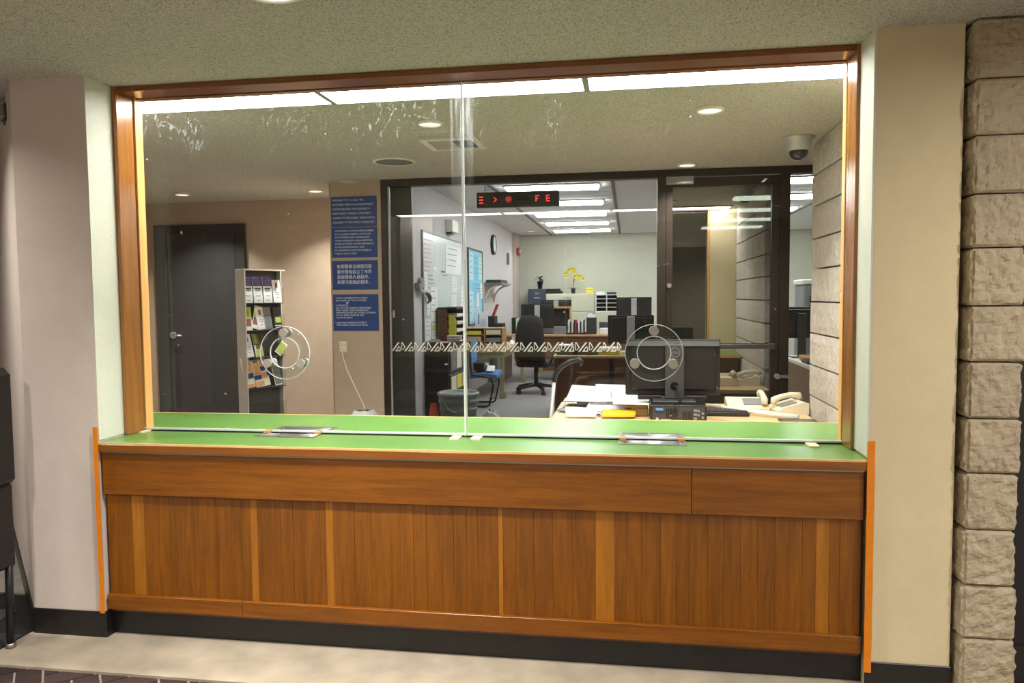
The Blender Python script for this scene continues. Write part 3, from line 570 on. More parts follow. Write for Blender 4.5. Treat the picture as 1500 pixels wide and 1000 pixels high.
for a, b2 in ((-2.68, -1.448), (-1.42, -0.205), (-0.177, 1.10)): obj('lens_panel', M().box(a, b2, 0.372, 0.595, CEIL - 0.012, CEIL - 0.004), 'light', ls)
obj('rail', M().box(-2.70, 1.12, 0.355, 0.372, CEIL - 0.016, CEIL - 0.001).box(-2.70, 1.12, 0.595, 0.61, CEIL - 0.016, CEIL - 0.001), 'trim_grey', ls)
for x in (-1.434, -0.191): obj('tee', M().box(x - 0.014, x + 0.014, 0.372, 0.595, CEIL - 0.016, CEIL - 0.002), 'trim_grey', ls)
vt = thing('air_vent', 'square louvred air vent in the vestibule ceiling', 'vent', (-1.09, 1.68, CEIL - 0.012))
x0, x1, y0, y1 = -1.27, -0.91, 1.52, 1.86
obj('frame', M().box(x0, x1, y0, y0 + .04, CEIL - .014, CEIL - .001).box(x0, x1, y1 - .04, y1, CEIL - .014, CEIL - .001).box(x0, x0 + .04, y0 + .04, y1 - .04, CEIL - .014, CEIL - .001).box(x1 - .04, x1, y0 + .04, y1 - .04, CEIL - .014, CEIL - .001), 'trim_white', vt)
obj('backing', M().box(x0 + .04, x1 - .04, y0 + .04, y1 - .04, CEIL - .004, CEIL - .001), 'black', vt)
for k in range(7): obj('slat', M().box(x0 + .045, x1 - .17, y0 + .05 + k * .034, y0 + .075 + k * .034, CEIL - .012, CEIL - .006), 'rack', vt)
obj('grille', M().box(x1 - .165, x1 - .155, y0 + .04, y1 - .04, CEIL - .012, CEIL - .004).box(x1 - .10, x1 - .09, y0 + .04, y1 - .04, CEIL - .012, CEIL - .004), 'dark_grey', vt)
cs = thing('ceiling_speaker', 'round grey flush ceiling speaker in the vestibule', 'speaker', (-1.65, 2.23, CEIL - 0.012))
obj('rim', M().lathe([(0.135, 0), (0.155, 0.004), (0.155, 0.012), (0.135, 0.012)], n=32, closed=True), 'trim_white', cs, world=False); obj('grille', M().cyl((0, 0, 0.004), (0, 0, 0.011), 0.137, n=32), 'grey', cs, world=False)
dc = thing('dome_camera', 'white dome security camera on the ceiling by the stone wall', 'camera', (1.045, 1.95, CEIL))
obj('housing', M().lathe([(0.095, 0), (0.095, -0.008), (0.076, -0.012), (0.074, -0.07), (0.062, -0.085), (0.001, -0.086)], n=28), 'silver', dc, world=False)
obj('dome', M().lathe([(0.058, -0.084), (0.054, -0.105), (0.042, -0.125), (0.022, -0.137), (0.001, -0.14)], n=24), 'dome', dc, world=False)

# ---------------------------------------------------------------- vestibule shell
struct('floor_3', M().box(-5.1, 2.6, 0.40, 4.2, -0.1, 0.0), ['vest_floor'], 'vestibule floor behind the counter', 'floor')
struct('wall_9', M().box(-5.1, -2.45, 4.0, 4.1, 0, CEIL), ['wall_brown'], 'tan vestibule wall with the charcoal door')
struct('wall_10', M().box(-2.45, -2.017, 3.0, 3.12, 0, 2.95).box(-2.51, -2.45, 3.12, 4.1, 0, 2.95), ['wall_brown'], 'narrow tan wall carrying the four blue signs')
struct('wall_11', M().box(-5.1, -5.0, 1.9, 4.1, 0, CEIL), ['wall_brown'], 'left end wall of the vestibule alcove')
struct('wall_12', M().box(2.6, 2.7, 0.3, 3.1, 0, 2.95).box(1.42, 2.6, 0.31, 0.36, 0, CEIL), ['wall_tan'], 'right end wall of the vestibule')
struct('trim_4', M().box(-2.45, -2.017, 2.988, 3.0, 0, 0.10).box(-3.6, -2.46, 3.988, 4.0, 0, 0.10), ['base_black'], 'black base of the vestibule walls', 'baseboard')
# charcoal door
d1 = sroot('door_1', 'charcoal flush door with a chrome lever in the tan wall', 'door', (-4.2, 3.98, 0))
obj('frame', M().box(-4.72, -4.60, 3.96, 4.0, 0, 2.27, c=0.004).box(-3.84, -3.745, 3.96, 4.0, 0, 2.27, c=0.004).box(-4.60, -3.84, 3.96, 4.0, 2.17, 2.27, c=0.004), 'door_frame', d1)
obj('stop', M().box(-4.60, -4.575, 3.972, 3.995, 0, 2.17).box(-3.86, -3.84, 3.972, 3.995, 0, 2.17), 'dark_wall', d1)
obj('leaf', M().box(-4.575, -3.86, 3.978, 3.998, 0.01, 2.165), 'door_grey', d1)
obj('kick_plate', M().box(-4.54, -3.90, 3.974, 3.978, 0.02, 0.42), 'dark_grey', d1)
obj('lever', M().cyl((-4.535, 3.945, 1.17), (-4.535, 3.978, 1.17), 0.034, n=20).tube([(-4.535, 3.95, 1.17), (-4.535, 3.925, 1.17), (-4.50, 3.92, 1.168), (-4.42, 3.925, 1.165)], 0.011), 'chrome', d1)
# blue signs
S1 = "PURSUANT TO P. C. 832.5, THE\nMONTEREY PARK POLICE DEPARTMENT\nHAS ESTABLISHED A PROCEDURE TO\nINVESTIGATE CITIZEN'S COMPLAINTS\nAGAINST ITS PERSONNEL. THIS POLICY IS\nAVAILABLE TO THE PUBLIC ON REQUEST."
S2 = "CONFORME AL CODIGO PENAL NUMERO\n832.5, EL DEPARTAMENTO DE POLICIA\nDE MONTEREY PARK A ESTABLECIDO\nUN PROCEDIMIENTO PARA INVESTIGAR\nQUEJAS DE GENTE CONTRA EMPLEADOS\nDE ESTE DEPARTAMENTO. ESTE\nPROCEDIMIENTO ESTA DISPONIBLE AL\nPUBLICO QUE LO PIDA."
S3 = "依照警察法規第四節\n蒙市警局設立了市民\n投訴警局人員程序。\n民眾可索閱此程序。"
S4 = "• YOUR CONVERSATION IS BEING\n  RECORDED AT THIS COUNTER\n\n• ATTENTION\n  ALL OUT-SIDE AGENCY PERSONNEL\n  MUST WEAR THEIR DEPARTMENT\n  IDENTIFICATION ON OUTER CLOTHING\n  AT ALL TIMES WHILE IN THE\n  POLICE FACILITY.\n\n• ANYONE CLAIMING PROPERTY\n  MUST HAVE A VALID PICTURE ID"
for zt, zb, tx, sz, spc, wd, dx, dz, lb in ((2.362, 2.116, S1, 0.0225, 1.62, 0.365, 0.014, 0.036, 'topmost blue wall sign with six lines of white English text'), (2.108, 1.862, S2, 0.0205, 1.30, 0.345, 0.026, 0.034, 'second blue wall sign with eight lines of Spanish text'), (1.835, 1.596, S3, 0.036, 1.20, 0.30, 0.042, 0.062, 'third blue wall sign with four lines of Chinese characters'), (1.555, 1.253, S4, 0.0195, 1.05, 0.355, 0.016, 0.036, 'lowest blue wall sign with bulleted white notices')):
    sg = thing('wall_sign', lb, 'sign', (-2.245, 2.999, zb), 0, 'blue signs on the narrow wall')
    obj('plate', M().box(-2.443, -2.050, 2.990, 2.9995, zb, zt, c=0.001), 'sign_blue', sg)
    text('lettering', tx, sz, (-2.443 + dx, 2.9893, zt - dz), FRONT, 'white_ink', sg, spc, width=wd)
ol = thing('wall_outlet', 'ivory phone jack low on the narrow sign wall', 'outlet', (-2.365, 3.0, 1.12))
obj('plate', M().box(-2.40, -2.335, 2.994, 2.9995, 1.075, 1.165, c=0.002), 'ivory', ol); obj('plug', M().box(-2.38, -2.352, 2.972, 2.994, 1.085, 1.12, c=0.003).box(-2.375, -2.345, 2.98, 2.994, 1.13, 1.155, c=0.003), 'trim_white', ol)
cp = [(-2.366, 2.972, 1.09), (-2.35, 2.95, 1.03), (-2.31, 2.93, 0.93), (-2.26, 2.91, 0.84), (-2.20, 2.88, 0.74), (-2.14, 2.83, 0.665), (-2.10, 2.78, 0.60), (-2.09, 2.76, 0.40), (-2.09, 2.76, 0.01)]
tag(obj('phone_cord', M().tube(cp, 0.0045), 'trim_white'), 'white cord hanging from the jack under the blue signs', 'cord')
wb = thing('waste_bin', 'waste bin lined with a clear plastic bag below the hanging cord', 'bin', (-2.0, 2.45, 0))
obj('body', M().lathe([(0.11, 0), (0.135, 0.60), (0.13, 0.60), (0.105, 0.01), (0.001, 0.01)], (0, 0, 0), 20), 'dark_grey', wb, world=False)
m = M()
def bagp(u, v):
    a = u * 2 * math.pi; r = 0.13 + 0.012 * math.sin(a * 5); rr = r * (1 - v * 0.55); return Vector((rr * math.cos(a), rr * math.sin(a), 0.585 + 0.085 * math.sin(v * 1.5) + 0.012 * noise.noise(Vector((math.cos(a) * 2, math.sin(a) * 2, v * 3)))))
obj('liner', M().sheet(bagp, 24, 5, 0.002), 'clear_bag', wb, world=False)

# storefront
w2 = sroot('window_2', 'dark bronze glazed storefront between vestibule and office', 'window', (-0.4, 3.05, 0))
obj('head_frame', M().box(-2.016, 2.60, 3.0, 3.09, 2.436, CEIL - 0.001, c=0.002), 'bronze', w2)
obj('head_wall', M().box(-2.016, 2.60, 3.03, 3.10, CEIL, 2.95), 'wall_tan', w2)
obj('side_frame', M().box(-2.016, -1.962, 3.0, 3.09, 0, 2.436, c=0.002), 'bronze', w2)
obj('glazing_bead', M().box(-1.962, -1.950, 3.02, 3.035, 0.05, 2.436), 'silver', w2)
obj('side_panel', M().box(-1.955, -1.772, 3.066, 3.09, 0, 2.436), 'bronze_panel', w2)
obj('latch', M().box(-1.94, -1.925, 3.03, 3.0445, 1.36, 1.42, c=0.003), 'silver', w2)
obj('sill_frame', M().box(-1.955, 0.222, 3.0, 3.09, 0, 0.06), 'bronze', w2)
obj('mullion', M().box(0.222, 0.287, 3.0, 3.09, 0, 2.436, c=0.002), 'bronze', w2); obj('mullion', M().box(1.143, 1.213, 3.0, 3.09, 0, 2.436, c=0.002), 'bronze', w2); obj('mullion', M().box(2.55, 2.60, 3.0, 3.09, 0, 2.436), 'bronze', w2)
fx = obj('pane', M().box(-1.949, 0.222, 3.045, 3.053, 0.06, 2.436), 'glass_store', w2)
obj('pane', M().box(1.213, 2.55, 3.045, 3.053, 0.0, 2.436), 'glass_store', w2)
# etched zigzag band
z0, z1 = 1.078, 1.152; per = 0.1115
def bar(m, xa, za, xb, zb, wd):
    m.prism([(xa - wd / 2, za), (xa + wd / 2, za), (xb + wd / 2, zb), (xb - wd / 2, zb)], 3.041, 3.0445, 'y')
def decal(first_):
    h = z1 - z0; m = M(); bar(m, 0.008, 0, 0.066, h, 0.015); bar(m, 0.038, 0, 0.070, h * 0.58, 0.010)
    m.box(0.040, 0.080, 3.041, 3.0445, 0, 0.008); m.box(0.073, 0.080, 3.041, 3.0445, 0.008, 0.036)
    m.box(0.088, 0.094, 3.041, 3.0445, 0.012, h); bar(m, 0.096, h, 0.120, h * 0.45, 0.010); bar(m, 0.098, 0.010, 0.120, h * 0.45, 0.008); return m
dpro = None
for i in range(17):
    x = -1.962 + i * per
    if dpro is None: dpro = obj('decal', decal(True), 'etch', fx, world=False); o = dpro
    else: o = dpro.copy(); C.objects.link(o)
    o.parent = fx; o.location = Vector((x, 0, z0)) - rootloc(w2)
# storefront door
d2 = sroot('door_2', 'bronze framed reflective glass door in the storefront', 'door', (0.71, 3.05, 0))
obj('stile', M().box(0.289, 0.341, 3.012, 3.078, 0.01, 2.43, c=0.002), 'bronze', d2); obj('stile', M().box(1.083, 1.141, 3.012, 3.078, 0.01, 2.43, c=0.002), 'bronze', d2)
obj('rail', M().box(0.341, 1.083, 3.012, 3.078, 2.36, 2.43, c=0.002), 'bronze', d2); obj('rail', M().box(0.341, 1.083, 3.012, 3.078, 0.01, 0.20, c=0.002), 'bronze', d2)
obj('pane', M().box(0.341, 1.083, 3.042, 3.050, 0.20, 2.36), 'glass_door', d2)
obj('push_bar', M().box(0.62, 1.10, 2.965, 2.99, 1.108, 1.142, c=0.004).box(1.06, 1.105, 2.955, 3.012, 1.10, 1.15, c=0.004).box(0.62, 0.65, 2.98, 3.042, 1.112, 1.138), 'dark_grey', d2)
obj('lever', M().box(1.10, 1.215, 2.955, 2.975, 0.885, 0.91, c=0.006).cyl((1.125, 2.96, 0.897), (1.125, 3.012, 0.897), 0.022, n=16), 'chrome', d2)
obj('cylinder_lock', M().cyl((0.315, 3.0, 1.60), (0.315, 3.012, 1.60), 0.018, n=16), 'alu', d2)
tag(obj('door_closer', M().box(0.287, 0.495, 2.95, 2.999, 2.375, 2.434, c=0.004), 'grey', d2), 'grey door closer box at the top')

# ---------------------------------------------------------------- LED sign
lt = thing('led_sign', 'black scrolling sign with red characters hanging behind the storefront glass', 'sign', (-0.9, 3.2, 2.26))
obj('case', M().box(-1.245, -0.560, 3.17, 3.23, 2.263, 2.388, c=0.004), 'black', lt)
for x in (-1.18, -0.66): obj('chain', M().cyl((x, 3.2, 2.388), (x, 3.2, OCEIL), 0.003, n=6), 'dark_grey', lt)
obj('cable', M().tube([(-0.70, 3.2, 2.388), (-0.78, 3.19, 2.425), (-0.86, 3.19, 2.40), (-0.80, 3.2, 2.44), (-0.70, 3.2, 2.46), (-0.70, 3.2, OCEIL)], 0.003, 6), 'dark_grey', lt)
def led(m): obj('red_character', m, 'led', lt)
def dot(m, x, z, hx, hz): m.box(x - hx, x + hx, 3.165, 3.1695, z - hz, z + hz)
m = M()
for zz in (2.349, 2.325, 2.300): dot(m, -1.206, zz, 0.016, 0.0045)
led(m); m = M()
for xa, za, xb, zb in ((-1.097, 2.343, -1.078, 2.325), (-1.097, 2.307, -1.078, 2.325)):
    for k in range(4): dot(m, xa + (xb - xa) * k / 3, za + (zb - za) * k / 3, 0.003, 0.003)
led(m); m = M()
for a in (0, 45, 90, 135):
    for k in (-1.2, -0.6, 0, 0.6, 1.2): dot(m, -0.975 + 0.020 * math.cos(math.radians(a)) * k, 2.326 + 0.020 * math.sin(math.radians(a)) * k, 0.0026, 0.0026)
led(m)
for x, full in ((-0.752, False), (-0.665, True)):
    m = M(); m.box(x, x + 0.008, 3.165, 3.1695, 2.30, 2.352)
    m.box(x + 0.008, x + 0.03, 3.165, 3.1695, 2.345, 2.352); m.box(x + 0.008, x + (0.03 if full else 0.022), 3.165, 3.1695, 2.323, 2.330)
    if full: m.box(x + 0.008, x + 0.032, 3.165, 3.1695, 2.30, 2.307)
    led(m)

# ---------------------------------------------------------------- office shell
struct('floor_4', M().box(-2.6, 4.1, 4.2, 14.2, -0.1, 0.0).box(-2.45, 4.1, 3.0, 4.2, -0.1, -0.0005), ['carpet'], 'grey office carpet', 'floor')
struct('wall_13', M().box(-2.6, -2.5, 4.1, 14.2, 0, OCEIL), ['wall_lilac'], 'pale lilac left wall of the office')
struct('wall_14', M().box(-2.5, 4.1, 14.1, 14.2, 0, OCEIL), ['wall_office'], 'grey-green back wall of the office')
struct('wall_15', M().box(4.0, 4.1, 3.1, 14.2, 0, OCEIL), ['wall_office'], 'right wall of the office')
struct('wall_16', M().box(2.6, 4.1, 3.0, 3.1, 0, 2.95), ['wall_office'], 'front wall of the office right of the storefront')
struct('trim_5', M().box(-2.5, -2.42, 13.25, 13.75, 0, OCEIL), ['wall_column'], 'pinkish shallow pilaster near the office corner', 'trim')
oc = struct('ceiling_2', M().box(-2.6, 4.1, 3.03, 14.2, OCEIL + 0.02, OCEIL + 0.1), ['tee'], 'office ceiling of long grey panels with dark tees', 'ceiling')
cols = [(-2.5, -1.745), (-1.70, -0.215), (-0.17, 1.32), (1.365, 2.75), (2.795, 4.0)]; pm = {}
for ci, (a, b2) in enumerate(cols):
    for k in range(36):
        ya = 3.12 + k * 0.3035
        if ci not in pm: pm[ci] = obj('panel', M().box(0, b2 - a, 0, 0.289, 0, 0.015, c=0.003), 'ceil_panel', oc, world=False); o = pm[ci]
        else: o = pm[ci].copy(); C.objects.link(o)
        o.parent = oc; o.location = (a, ya, OCEIL)
for x in (-1.7225, -0.1925, 1.3425, 2.7725): obj('tee', M().box(x - 0.018, x + 0.018, 3.12, 14.1, OCEIL - 0.012, OCEIL + 0.018), 'tee', oc)
tr0 = None
for ci, xc in enumerate((-0.955, 2.06)):
    for k, y in enumerate((6.55, 8.13, 9.68, 11.25, 12.8)):
        lb = '%s fluorescent troffer of the %s row in the office ceiling' % (('nearest', 'second nearest', 'middle', 'second farthest', 'farthest')[k], ('left', 'right')[ci])
        if tr0 is None:
            tr0 = thing('troffer', lb, 'ceiling light', (xc, y, OCEIL - 0.045), 0, 'fluorescent troffers in the office')
            obj('lens', M().box(-0.585, 0.585, -0.15, 0.15, -0.004, 0.035, c=0.015), 'troffer', tr0, world=False); obj('housing', M().box(-0.60, 0.60, -0.165, 0.165, 0.028, 0.0445), 'trim_grey', tr0, world=False)
        else: dup(tr0, (xc, y, OCEIL - 0.045), label=lb)
downlight(-2.04, 12.9, 0.11, 6, 'small round light near the far left of the office ceiling', 'office downlights', z=OCEIL)

# ---------------------------------------------------------------- helpers for furniture
def monitor(label, x, y, z, wd, zb, zt, rot=0.0, chin=False, logo=True, column=True, bright=False):
    """seen from the back (screen towards +y); z is what the base stands on"""
    t = thing('monitor', label, 'monitor', (x, y, z), rot)
    h0, h1 = zb - z, zt - z
    obj('panel', M().box(-wd / 2, wd / 2, 0, 0.035, h0, h1, c=0.006).box(-wd / 2 + 0.04, wd / 2 - 0.04, -0.018, 0.002, h0 + 0.03, h1 - 0.03, c=0.008), 'black', t, world=False)
    obj('screen', M().box(-wd / 2 + 0.012, wd / 2 - 0.012, 0.0352, 0.037, h0 + 0.014, h1 - 0.012), 'screen', t, world=False)
    obj('stand', M().box(-0.05, 0.05, -0.05, -0.018, 0.012, (h0 + h1) / 2 + (h1 - h0) * (0.46 if bright else 0.3), c=0.006), 'silver' if bright else 'dark_grey', t, world=False)
    obj('base', M().box(-0.13, 0.13, -0.12, 0.10, 0, 0.014, c=0.004), 'silver' if bright else 'black', t, world=False)
    return t
def logo(t, x, y, z, r, k='silver'):
    o = obj('logo', M().lathe([(r * 0.86, -0.001), (r, -0.001), (r, 0.0), (r * 0.86, 0.0)], (x, y, z), 24, 'y', closed=True), k, t, world=False)
    o2 = text('logo_lettering', 'DELL', r * 0.62, Vector((x - r * 0.72, y - 0.0008, z - r * 0.22)) + t.location, FRONT, k, t, width=r * 1.44); return o
def paper(label, pts, z, k='paper', lift=0.0, group=None, th=0.002, name='paper_sheet', cat='paper', wave=0.006, seed=0):
    (ax, ay), (bx, by), (cx, cy), (dx, dy) = pts
    def fn(u, v):
        p = Vector(((1 - u) * (1 - v) * ax + u * (1 - v) * bx + u * v * cx + (1 - u) * v * dx, (1 - u) * (1 - v) * ay + u * (1 - v) * by + u * v * cy + (1 - u) * v * dy, 0))
        p.z = z + th + lift * v * v + wave * (0.5 + 0.5 * noise.noise(Vector((u * 2.4 + seed, v * 2.1, seed * 1.3)))) * (0.3 + 0.7 * v); return p
    return tag(obj(name, M().sheet(fn, 8, 6, th), k), label, cat, group)

# ---------------------------------------------------------------- near desk behind the counter
DZ = 0.73
nd = thing('front_desk', 'light oak desk just behind the service counter', 'desk', (0.33, 1.9, 0))
obj('desk_top', M().box(-0.50, 1.165, 1.20, 2.62, DZ - 0.035, DZ, c=0.004), 'desk_tan', nd)
obj('end_panel', M().box(-0.46, -0.43, 1.25, 2.58, 0, DZ - 0.035), 'desk_tan', nd); obj('end_panel', M().box(1.12, 1.15, 1.25, 2.58, 0, DZ - 0.035), 'desk_tan', nd)
obj('modesty_panel', M().box(-0.43, 1.12, 1.60, 1.62, 0.15, DZ - 0.035), 'desk_tan', nd)
# drawer pedestal on the vestibule side, which shows mirrored in the glass door
pd = obj('pedestal', M().box(0.62, 1.10, 1.95, 2.56, 0.04, DZ - 0.036), 'olive', nd)
for k in range(3): f = obj('drawer', M().box(0.635, 1.085, 2.56, 2.575, 0.07 + k * 0.21, 0.265 + k * 0.21, c=0.003), 'olive', pd)
pc = thing('desktop_computer', 'black desktop computer lying flat under the large black monitor', 'computer', (0.31, 1.92, DZ))
obj('case', M().box(0.137, 0.481, 1.752, 2.10, DZ, DZ + 0.108, c=0.003), 'black', pc)
obj('back_plate', M().box(0.15, 0.468, 1.747, 1.752, DZ + 0.008, DZ + 0.098), 'dark_grey', pc)
tag(obj('port', M().box(0.168, 0.215, 1.735, 1.747, DZ + 0.074, DZ + 0.090, c=0.002), 'seat_blue', pc), 'blue video plug')
m = M()
for k in range(5): m.box(0.232 + k * 0.013, 0.238 + k * 0.013, 1.742, 1.747, DZ + 0.03, DZ + 0.088)
for k in range(4): m.box(0.335 + k * 0.016, 0.343 + k * 0.016, 1.742, 1.747, DZ + 0.012, DZ + 0.07)
obj('vent_slot', m, 'screen', pc)['kind'] = 'stuff'
m = M()
for x, z_ in ((0.43, 0.05), (0.43, 0.075), (0.455, 0.06), (0.455, 0.035)): m.cyl((x, 1.736, DZ + z_), (x, 1.747, DZ + z_), 0.008, n=10)
for k in range(3): m.box(0.40, 0.42, 1.742, 1.747, DZ + 0.02 + k * 0.025, DZ + 0.035 + k * 0.025)
obj('socket', m, 'grey', pc)
obj('bracket', M().box(0.20, 0.262, 1.738, 1.747, DZ + 0.008, DZ + 0.02).box(0.17, 0.185, 1.740, 1.747, DZ + 0.01, DZ + 0.03), 'silver', pc)
nm = thing('monitor', 'large black monitor seen from behind on the desktop computer', 'monitor', (0.31, 1.98, DZ + 0.108))
zb, zt = 0.868, 1.236
obj('panel', M().box(-0.020, 0.588, 1.995, 2.035, zb, zt, c=0.008).box(0.01, 0.558, 1.975, 1.997, zb + 0.035, zt - 0.028, c=0.012), 'black', nm)
obj('top_bevel', M().prism([(1.965, zt - 0.042), (2.0, zt - 0.004), (2.0, zt - 0.042)], -0.012, 0.58, 'x'), 'dark_grey', nm)
obj('screen', M().box(0.0, 0.568, 2.0352, 2.037, zb + 0.014, zt - 0.014), 'screen', nm)
obj('speaker_bar', M().box(0.06, 0.214, 1.955, 2.0, 0.845, 0.872, c=0.005).box(0.362, 0.50, 1.955, 2.0, 0.845, 0.872, c=0.005), 'black', nm)
obj('stand', M().box(0.235, 0.356, 1.930, 1.972, 0.850, zt - 0.03, c=0.008), 'dark_grey', nm)
obj('cable_hole', M().cyl((0.294, 1.926, 0.937), (0.294, 1.9305, 0.937), 0.026, n=24), 'screen', nm)
obj('base', M().box(0.155, 0.425, 1.84, 2.07, DZ + 0.108, DZ + 0.122, c=0.004), 'dark_grey', nm)
lg = obj('logo', M().lathe([(0.028, 1.9285), (0.0315, 1.9285), (0.0315, 1.9305), (0.028, 1.9305)], (0.297, 0, 1.155), 28, 'y', closed=True), 'grey', nm)
text('logo_lettering', 'DELL', 0.02, (0.2755, 1.9288, 1.148), FRONT, 'grey', nm, width=0.043)
for k, (xa, xb) in enumerate(((0.288, 0.262), (0.300, 0.290))):
    tag(obj('cable', M().tube([(xa, 1.925, 0.940), (xa + 0.018, 1.905, 0.935), (xa + 0.032, 1.885, 0.895), (xa + 0.025, 1.80, 0.845), (xb + 0.015, 1.742, 0.842), (xb + 0.01, 1.735, 0.80), (xb, 1.738, 0.765)], 0.0045), 'black', nm), 'thin black cable')
# heap of papers
base = [(-0.40, 1.95), (0.10, 2.05), (0.12, 2.40), (-0.36, 2.45)]
tag(obj('paper_stack', M().box(-0.36, 0.03, 2.26, 2.56, DZ, DZ + 0.055, c=0.003).box(-0.34, 0.06, 2.24, 2.50, DZ + 0.055, DZ + 0.07), 'paper'), 'thick stack of white paper at the base of the heap by the monitor', 'paper')
G = 'loose papers heaped on the front desk'
paper('white sheet curling up at the left of the paper heap', [(-0.44, 2.16), (-0.15, 2.10), (-0.13, 2.50), (-0.42, 2.60)], DZ + 0.071, 'paper', 0.055, G, seed=1)
paper('white sheet curling up in the middle of the paper heap', [(-0.26, 2.08), (0.03, 2.10), (0.05, 2.50), (-0.24, 2.56)], DZ + 0.078, 'paper', 0.06, G, seed=2)
paper('white sheet leaning highest at the right of the paper heap', [(-0.10, 1.93), (0.13, 1.90), (0.16, 2.30), (-0.12, 2.40)], DZ + 0.085, 'paper', 0.07, G, seed=3)
paper('white form lying in front of the paper heap', [(-0.30, 1.98), (0.0, 1.96), (0.01, 2.20), (-0.26, 2.20)], DZ + 0.028, 'paper', 0.052, G, seed=4)
paper('grey folder sticking out left under the paper heap', [(-0.49, 2.10), (-0.20, 1.98), (-0.10, 2.20), (-0.42, 2.32)], DZ + 0.008, 'grey', 0.015, None, 0.006, 'folder', 'folder', 0.003)
paper('yellow sheet peeping out at the far left of the paper heap', [(-0.46, 2.30), (-0.36, 2.28), (-0.35, 2.44), (-0.46, 2.46)], DZ + 0.045, 'yellow', 0.0, None, 0.003, seed=5)
tag(obj('envelope_stack', M().box(0.02, 0.13, 1.98, 2.30, DZ, DZ + 0.05, c=0.006).box(-0.02, 0.12, 2.0, 2.30, DZ + 0.05, DZ + 0.066, c=0.004), 'kraft'), 'thick tan envelopes between paper heap and desktop computer', 'envelope')
paper('worn tan envelope sloping over the paper heap', [(-0.06, 2.0), (0.13, 2.0), (0.135, 2.28), (-0.04, 2.26)], DZ + 0.068, 'kraft', 0.035, None, 0.004, 'envelope', 'envelope', 0.008, 6)
paper('golden yellow envelope nearest the counter on the front desk', [(-0.18, 1.82), (0.04, 1.86), (0.055, 1.97), (-0.17, 1.95)], DZ + 0.012, 'gold', 0.018, None, 0.012, 'envelope', 'envelope', 0.01, 7)
paper('curled white booklet left of the golden envelope', [(-0.40, 1.83), (-0.21, 1.82), (-0.20, 1.96), (-0.42, 2.0)], DZ + 0.012, 'paper_cream', 0.03, None, 0.008, 'booklet', 'booklet', 0.012, 8)
tag(obj('tape_roll', M().lathe([(0.014, -0.012), (0.026, -0.012), (0.026, 0.012), (0.014, 0.012)], (-0.188, 1.80, DZ + 0.0262), 20, 'y', closed=True), 'silver'), 'small silver tape roll standing beside the golden envelope', 'tape')
tag(obj('pen', M().box(-0.0, 0.055, 2.30, 2.318, DZ + 0.130, DZ + 0.145, c=0.003), 'blue_ink'), 'blue bulldog clip on the papers beside the monitor', 'clip')
bpy.data.objects['pen'].name = 'paper_clip'
# keyboard, white pole, phones, black pad on the right of the desk
kb = thing('keyboard', 'black keyboard beside the desktop computer', 'keyboard', (0.66, 2.1, DZ))
obj('body', M().box(0.50, 0.78, 2.02, 2.16, DZ, DZ + 0.028, c=0.006), 'black', kb)
m = M()
for i in range(11):
    for j in range(5): m.box(0.512 + i * 0.0235, 0.531 + i * 0.0235, 2.03 + j * 0.024, 2.05 + j * 0.024, DZ + 0.028, DZ + 0.036)
tag(obj('keys', m, 'dark_grey', kb), kind='stuff')
tag(obj('tube', M().cyl((0.53, 2.235, DZ + 0.0385), (1.06, 1.915, DZ + 0.0175), 0.0165, n=16).cyl((0.535, 2.232, DZ + 0.0385), (0.50, 2.253, DZ + 0.0398), 0.008, n=10), 'trim_white'), 'long white tube lying across the desk before the phones', 'tube')
tag(obj('folder', M().box(0.93, 1.15, 1.66, 1.90, DZ, DZ + 0.012, c=0.002), 'black'), 'flat black folder at the right end of the desk', 'folder')
def phone(label, x, y, rot, wd, handset_side):
    t = thing('desk_phone', label, 'phone', (x, y, DZ), rot, 'ivory desk phones')
    obj('body', M().prism([(-0.10, 0), (0.10, 0), (0.10, 0.075), (0.07, 0.085), (-0.08, 0.045), (-0.10, 0.03)], -wd / 2, wd / 2, 'x'), 'ivory', t, world=False)
    obj('keypad', M().box(-wd * 0.1, wd * 0.35, -0.06, 0.05, 0.05, 0.058, T=Matrix.Translation((0, 0, 0.012)) @ Matrix.Rotation(0.26, 4, 'X')), 'grey', t, world=False)
    xx = handset_side * wd * 0.38
    obj('handset', M().tube([(xx, -0.092, 0.055), (xx, -0.088, 0.085), (xx, -0.04, 0.105), (xx, 0.03, 0.118), (xx, 0.085, 0.112), (xx, 0.092, 0.09)], [0.020, 0.024, 0.019, 0.019, 0.024, 0.020], 10), 'ivory', t, world=False)
    return t
phone('ivory desk phone with grey strip left of the other phone', 0.80, 2.30, 0.0, 0.27, 1)
phone('ivory desk phone nearest the stone wall', 1.055, 2.22, -1.35, 0.20, -0.3)
# stick with curved grip leaning on the desk end
ck = thing('walking_stick', 'grey walking stick with black curved grip leaning on the desk end', 'stick', (-0.58, 2.2, 0))
obj('shaft', M().cyl((-0.60, 2.2, 0.0), (-0.508, 2.18, 0.96), 0.0135, n=12), 'silver', ck)
obj('grip', M().tube([(-0.512, 2.18, 0.93), (-0.500, 2.18, 0.985), (-0.465, 2.18, 1.035), (-0.40, 2.18, 1.075), (-0.345, 2.18, 1.088), (-0.322, 2.18, 1.07), (-0.33, 2.18, 1.045)], [0.017, 0.018, 0.020, 0.021, 0.022, 0.019, 0.012], 10), 'black', ck)

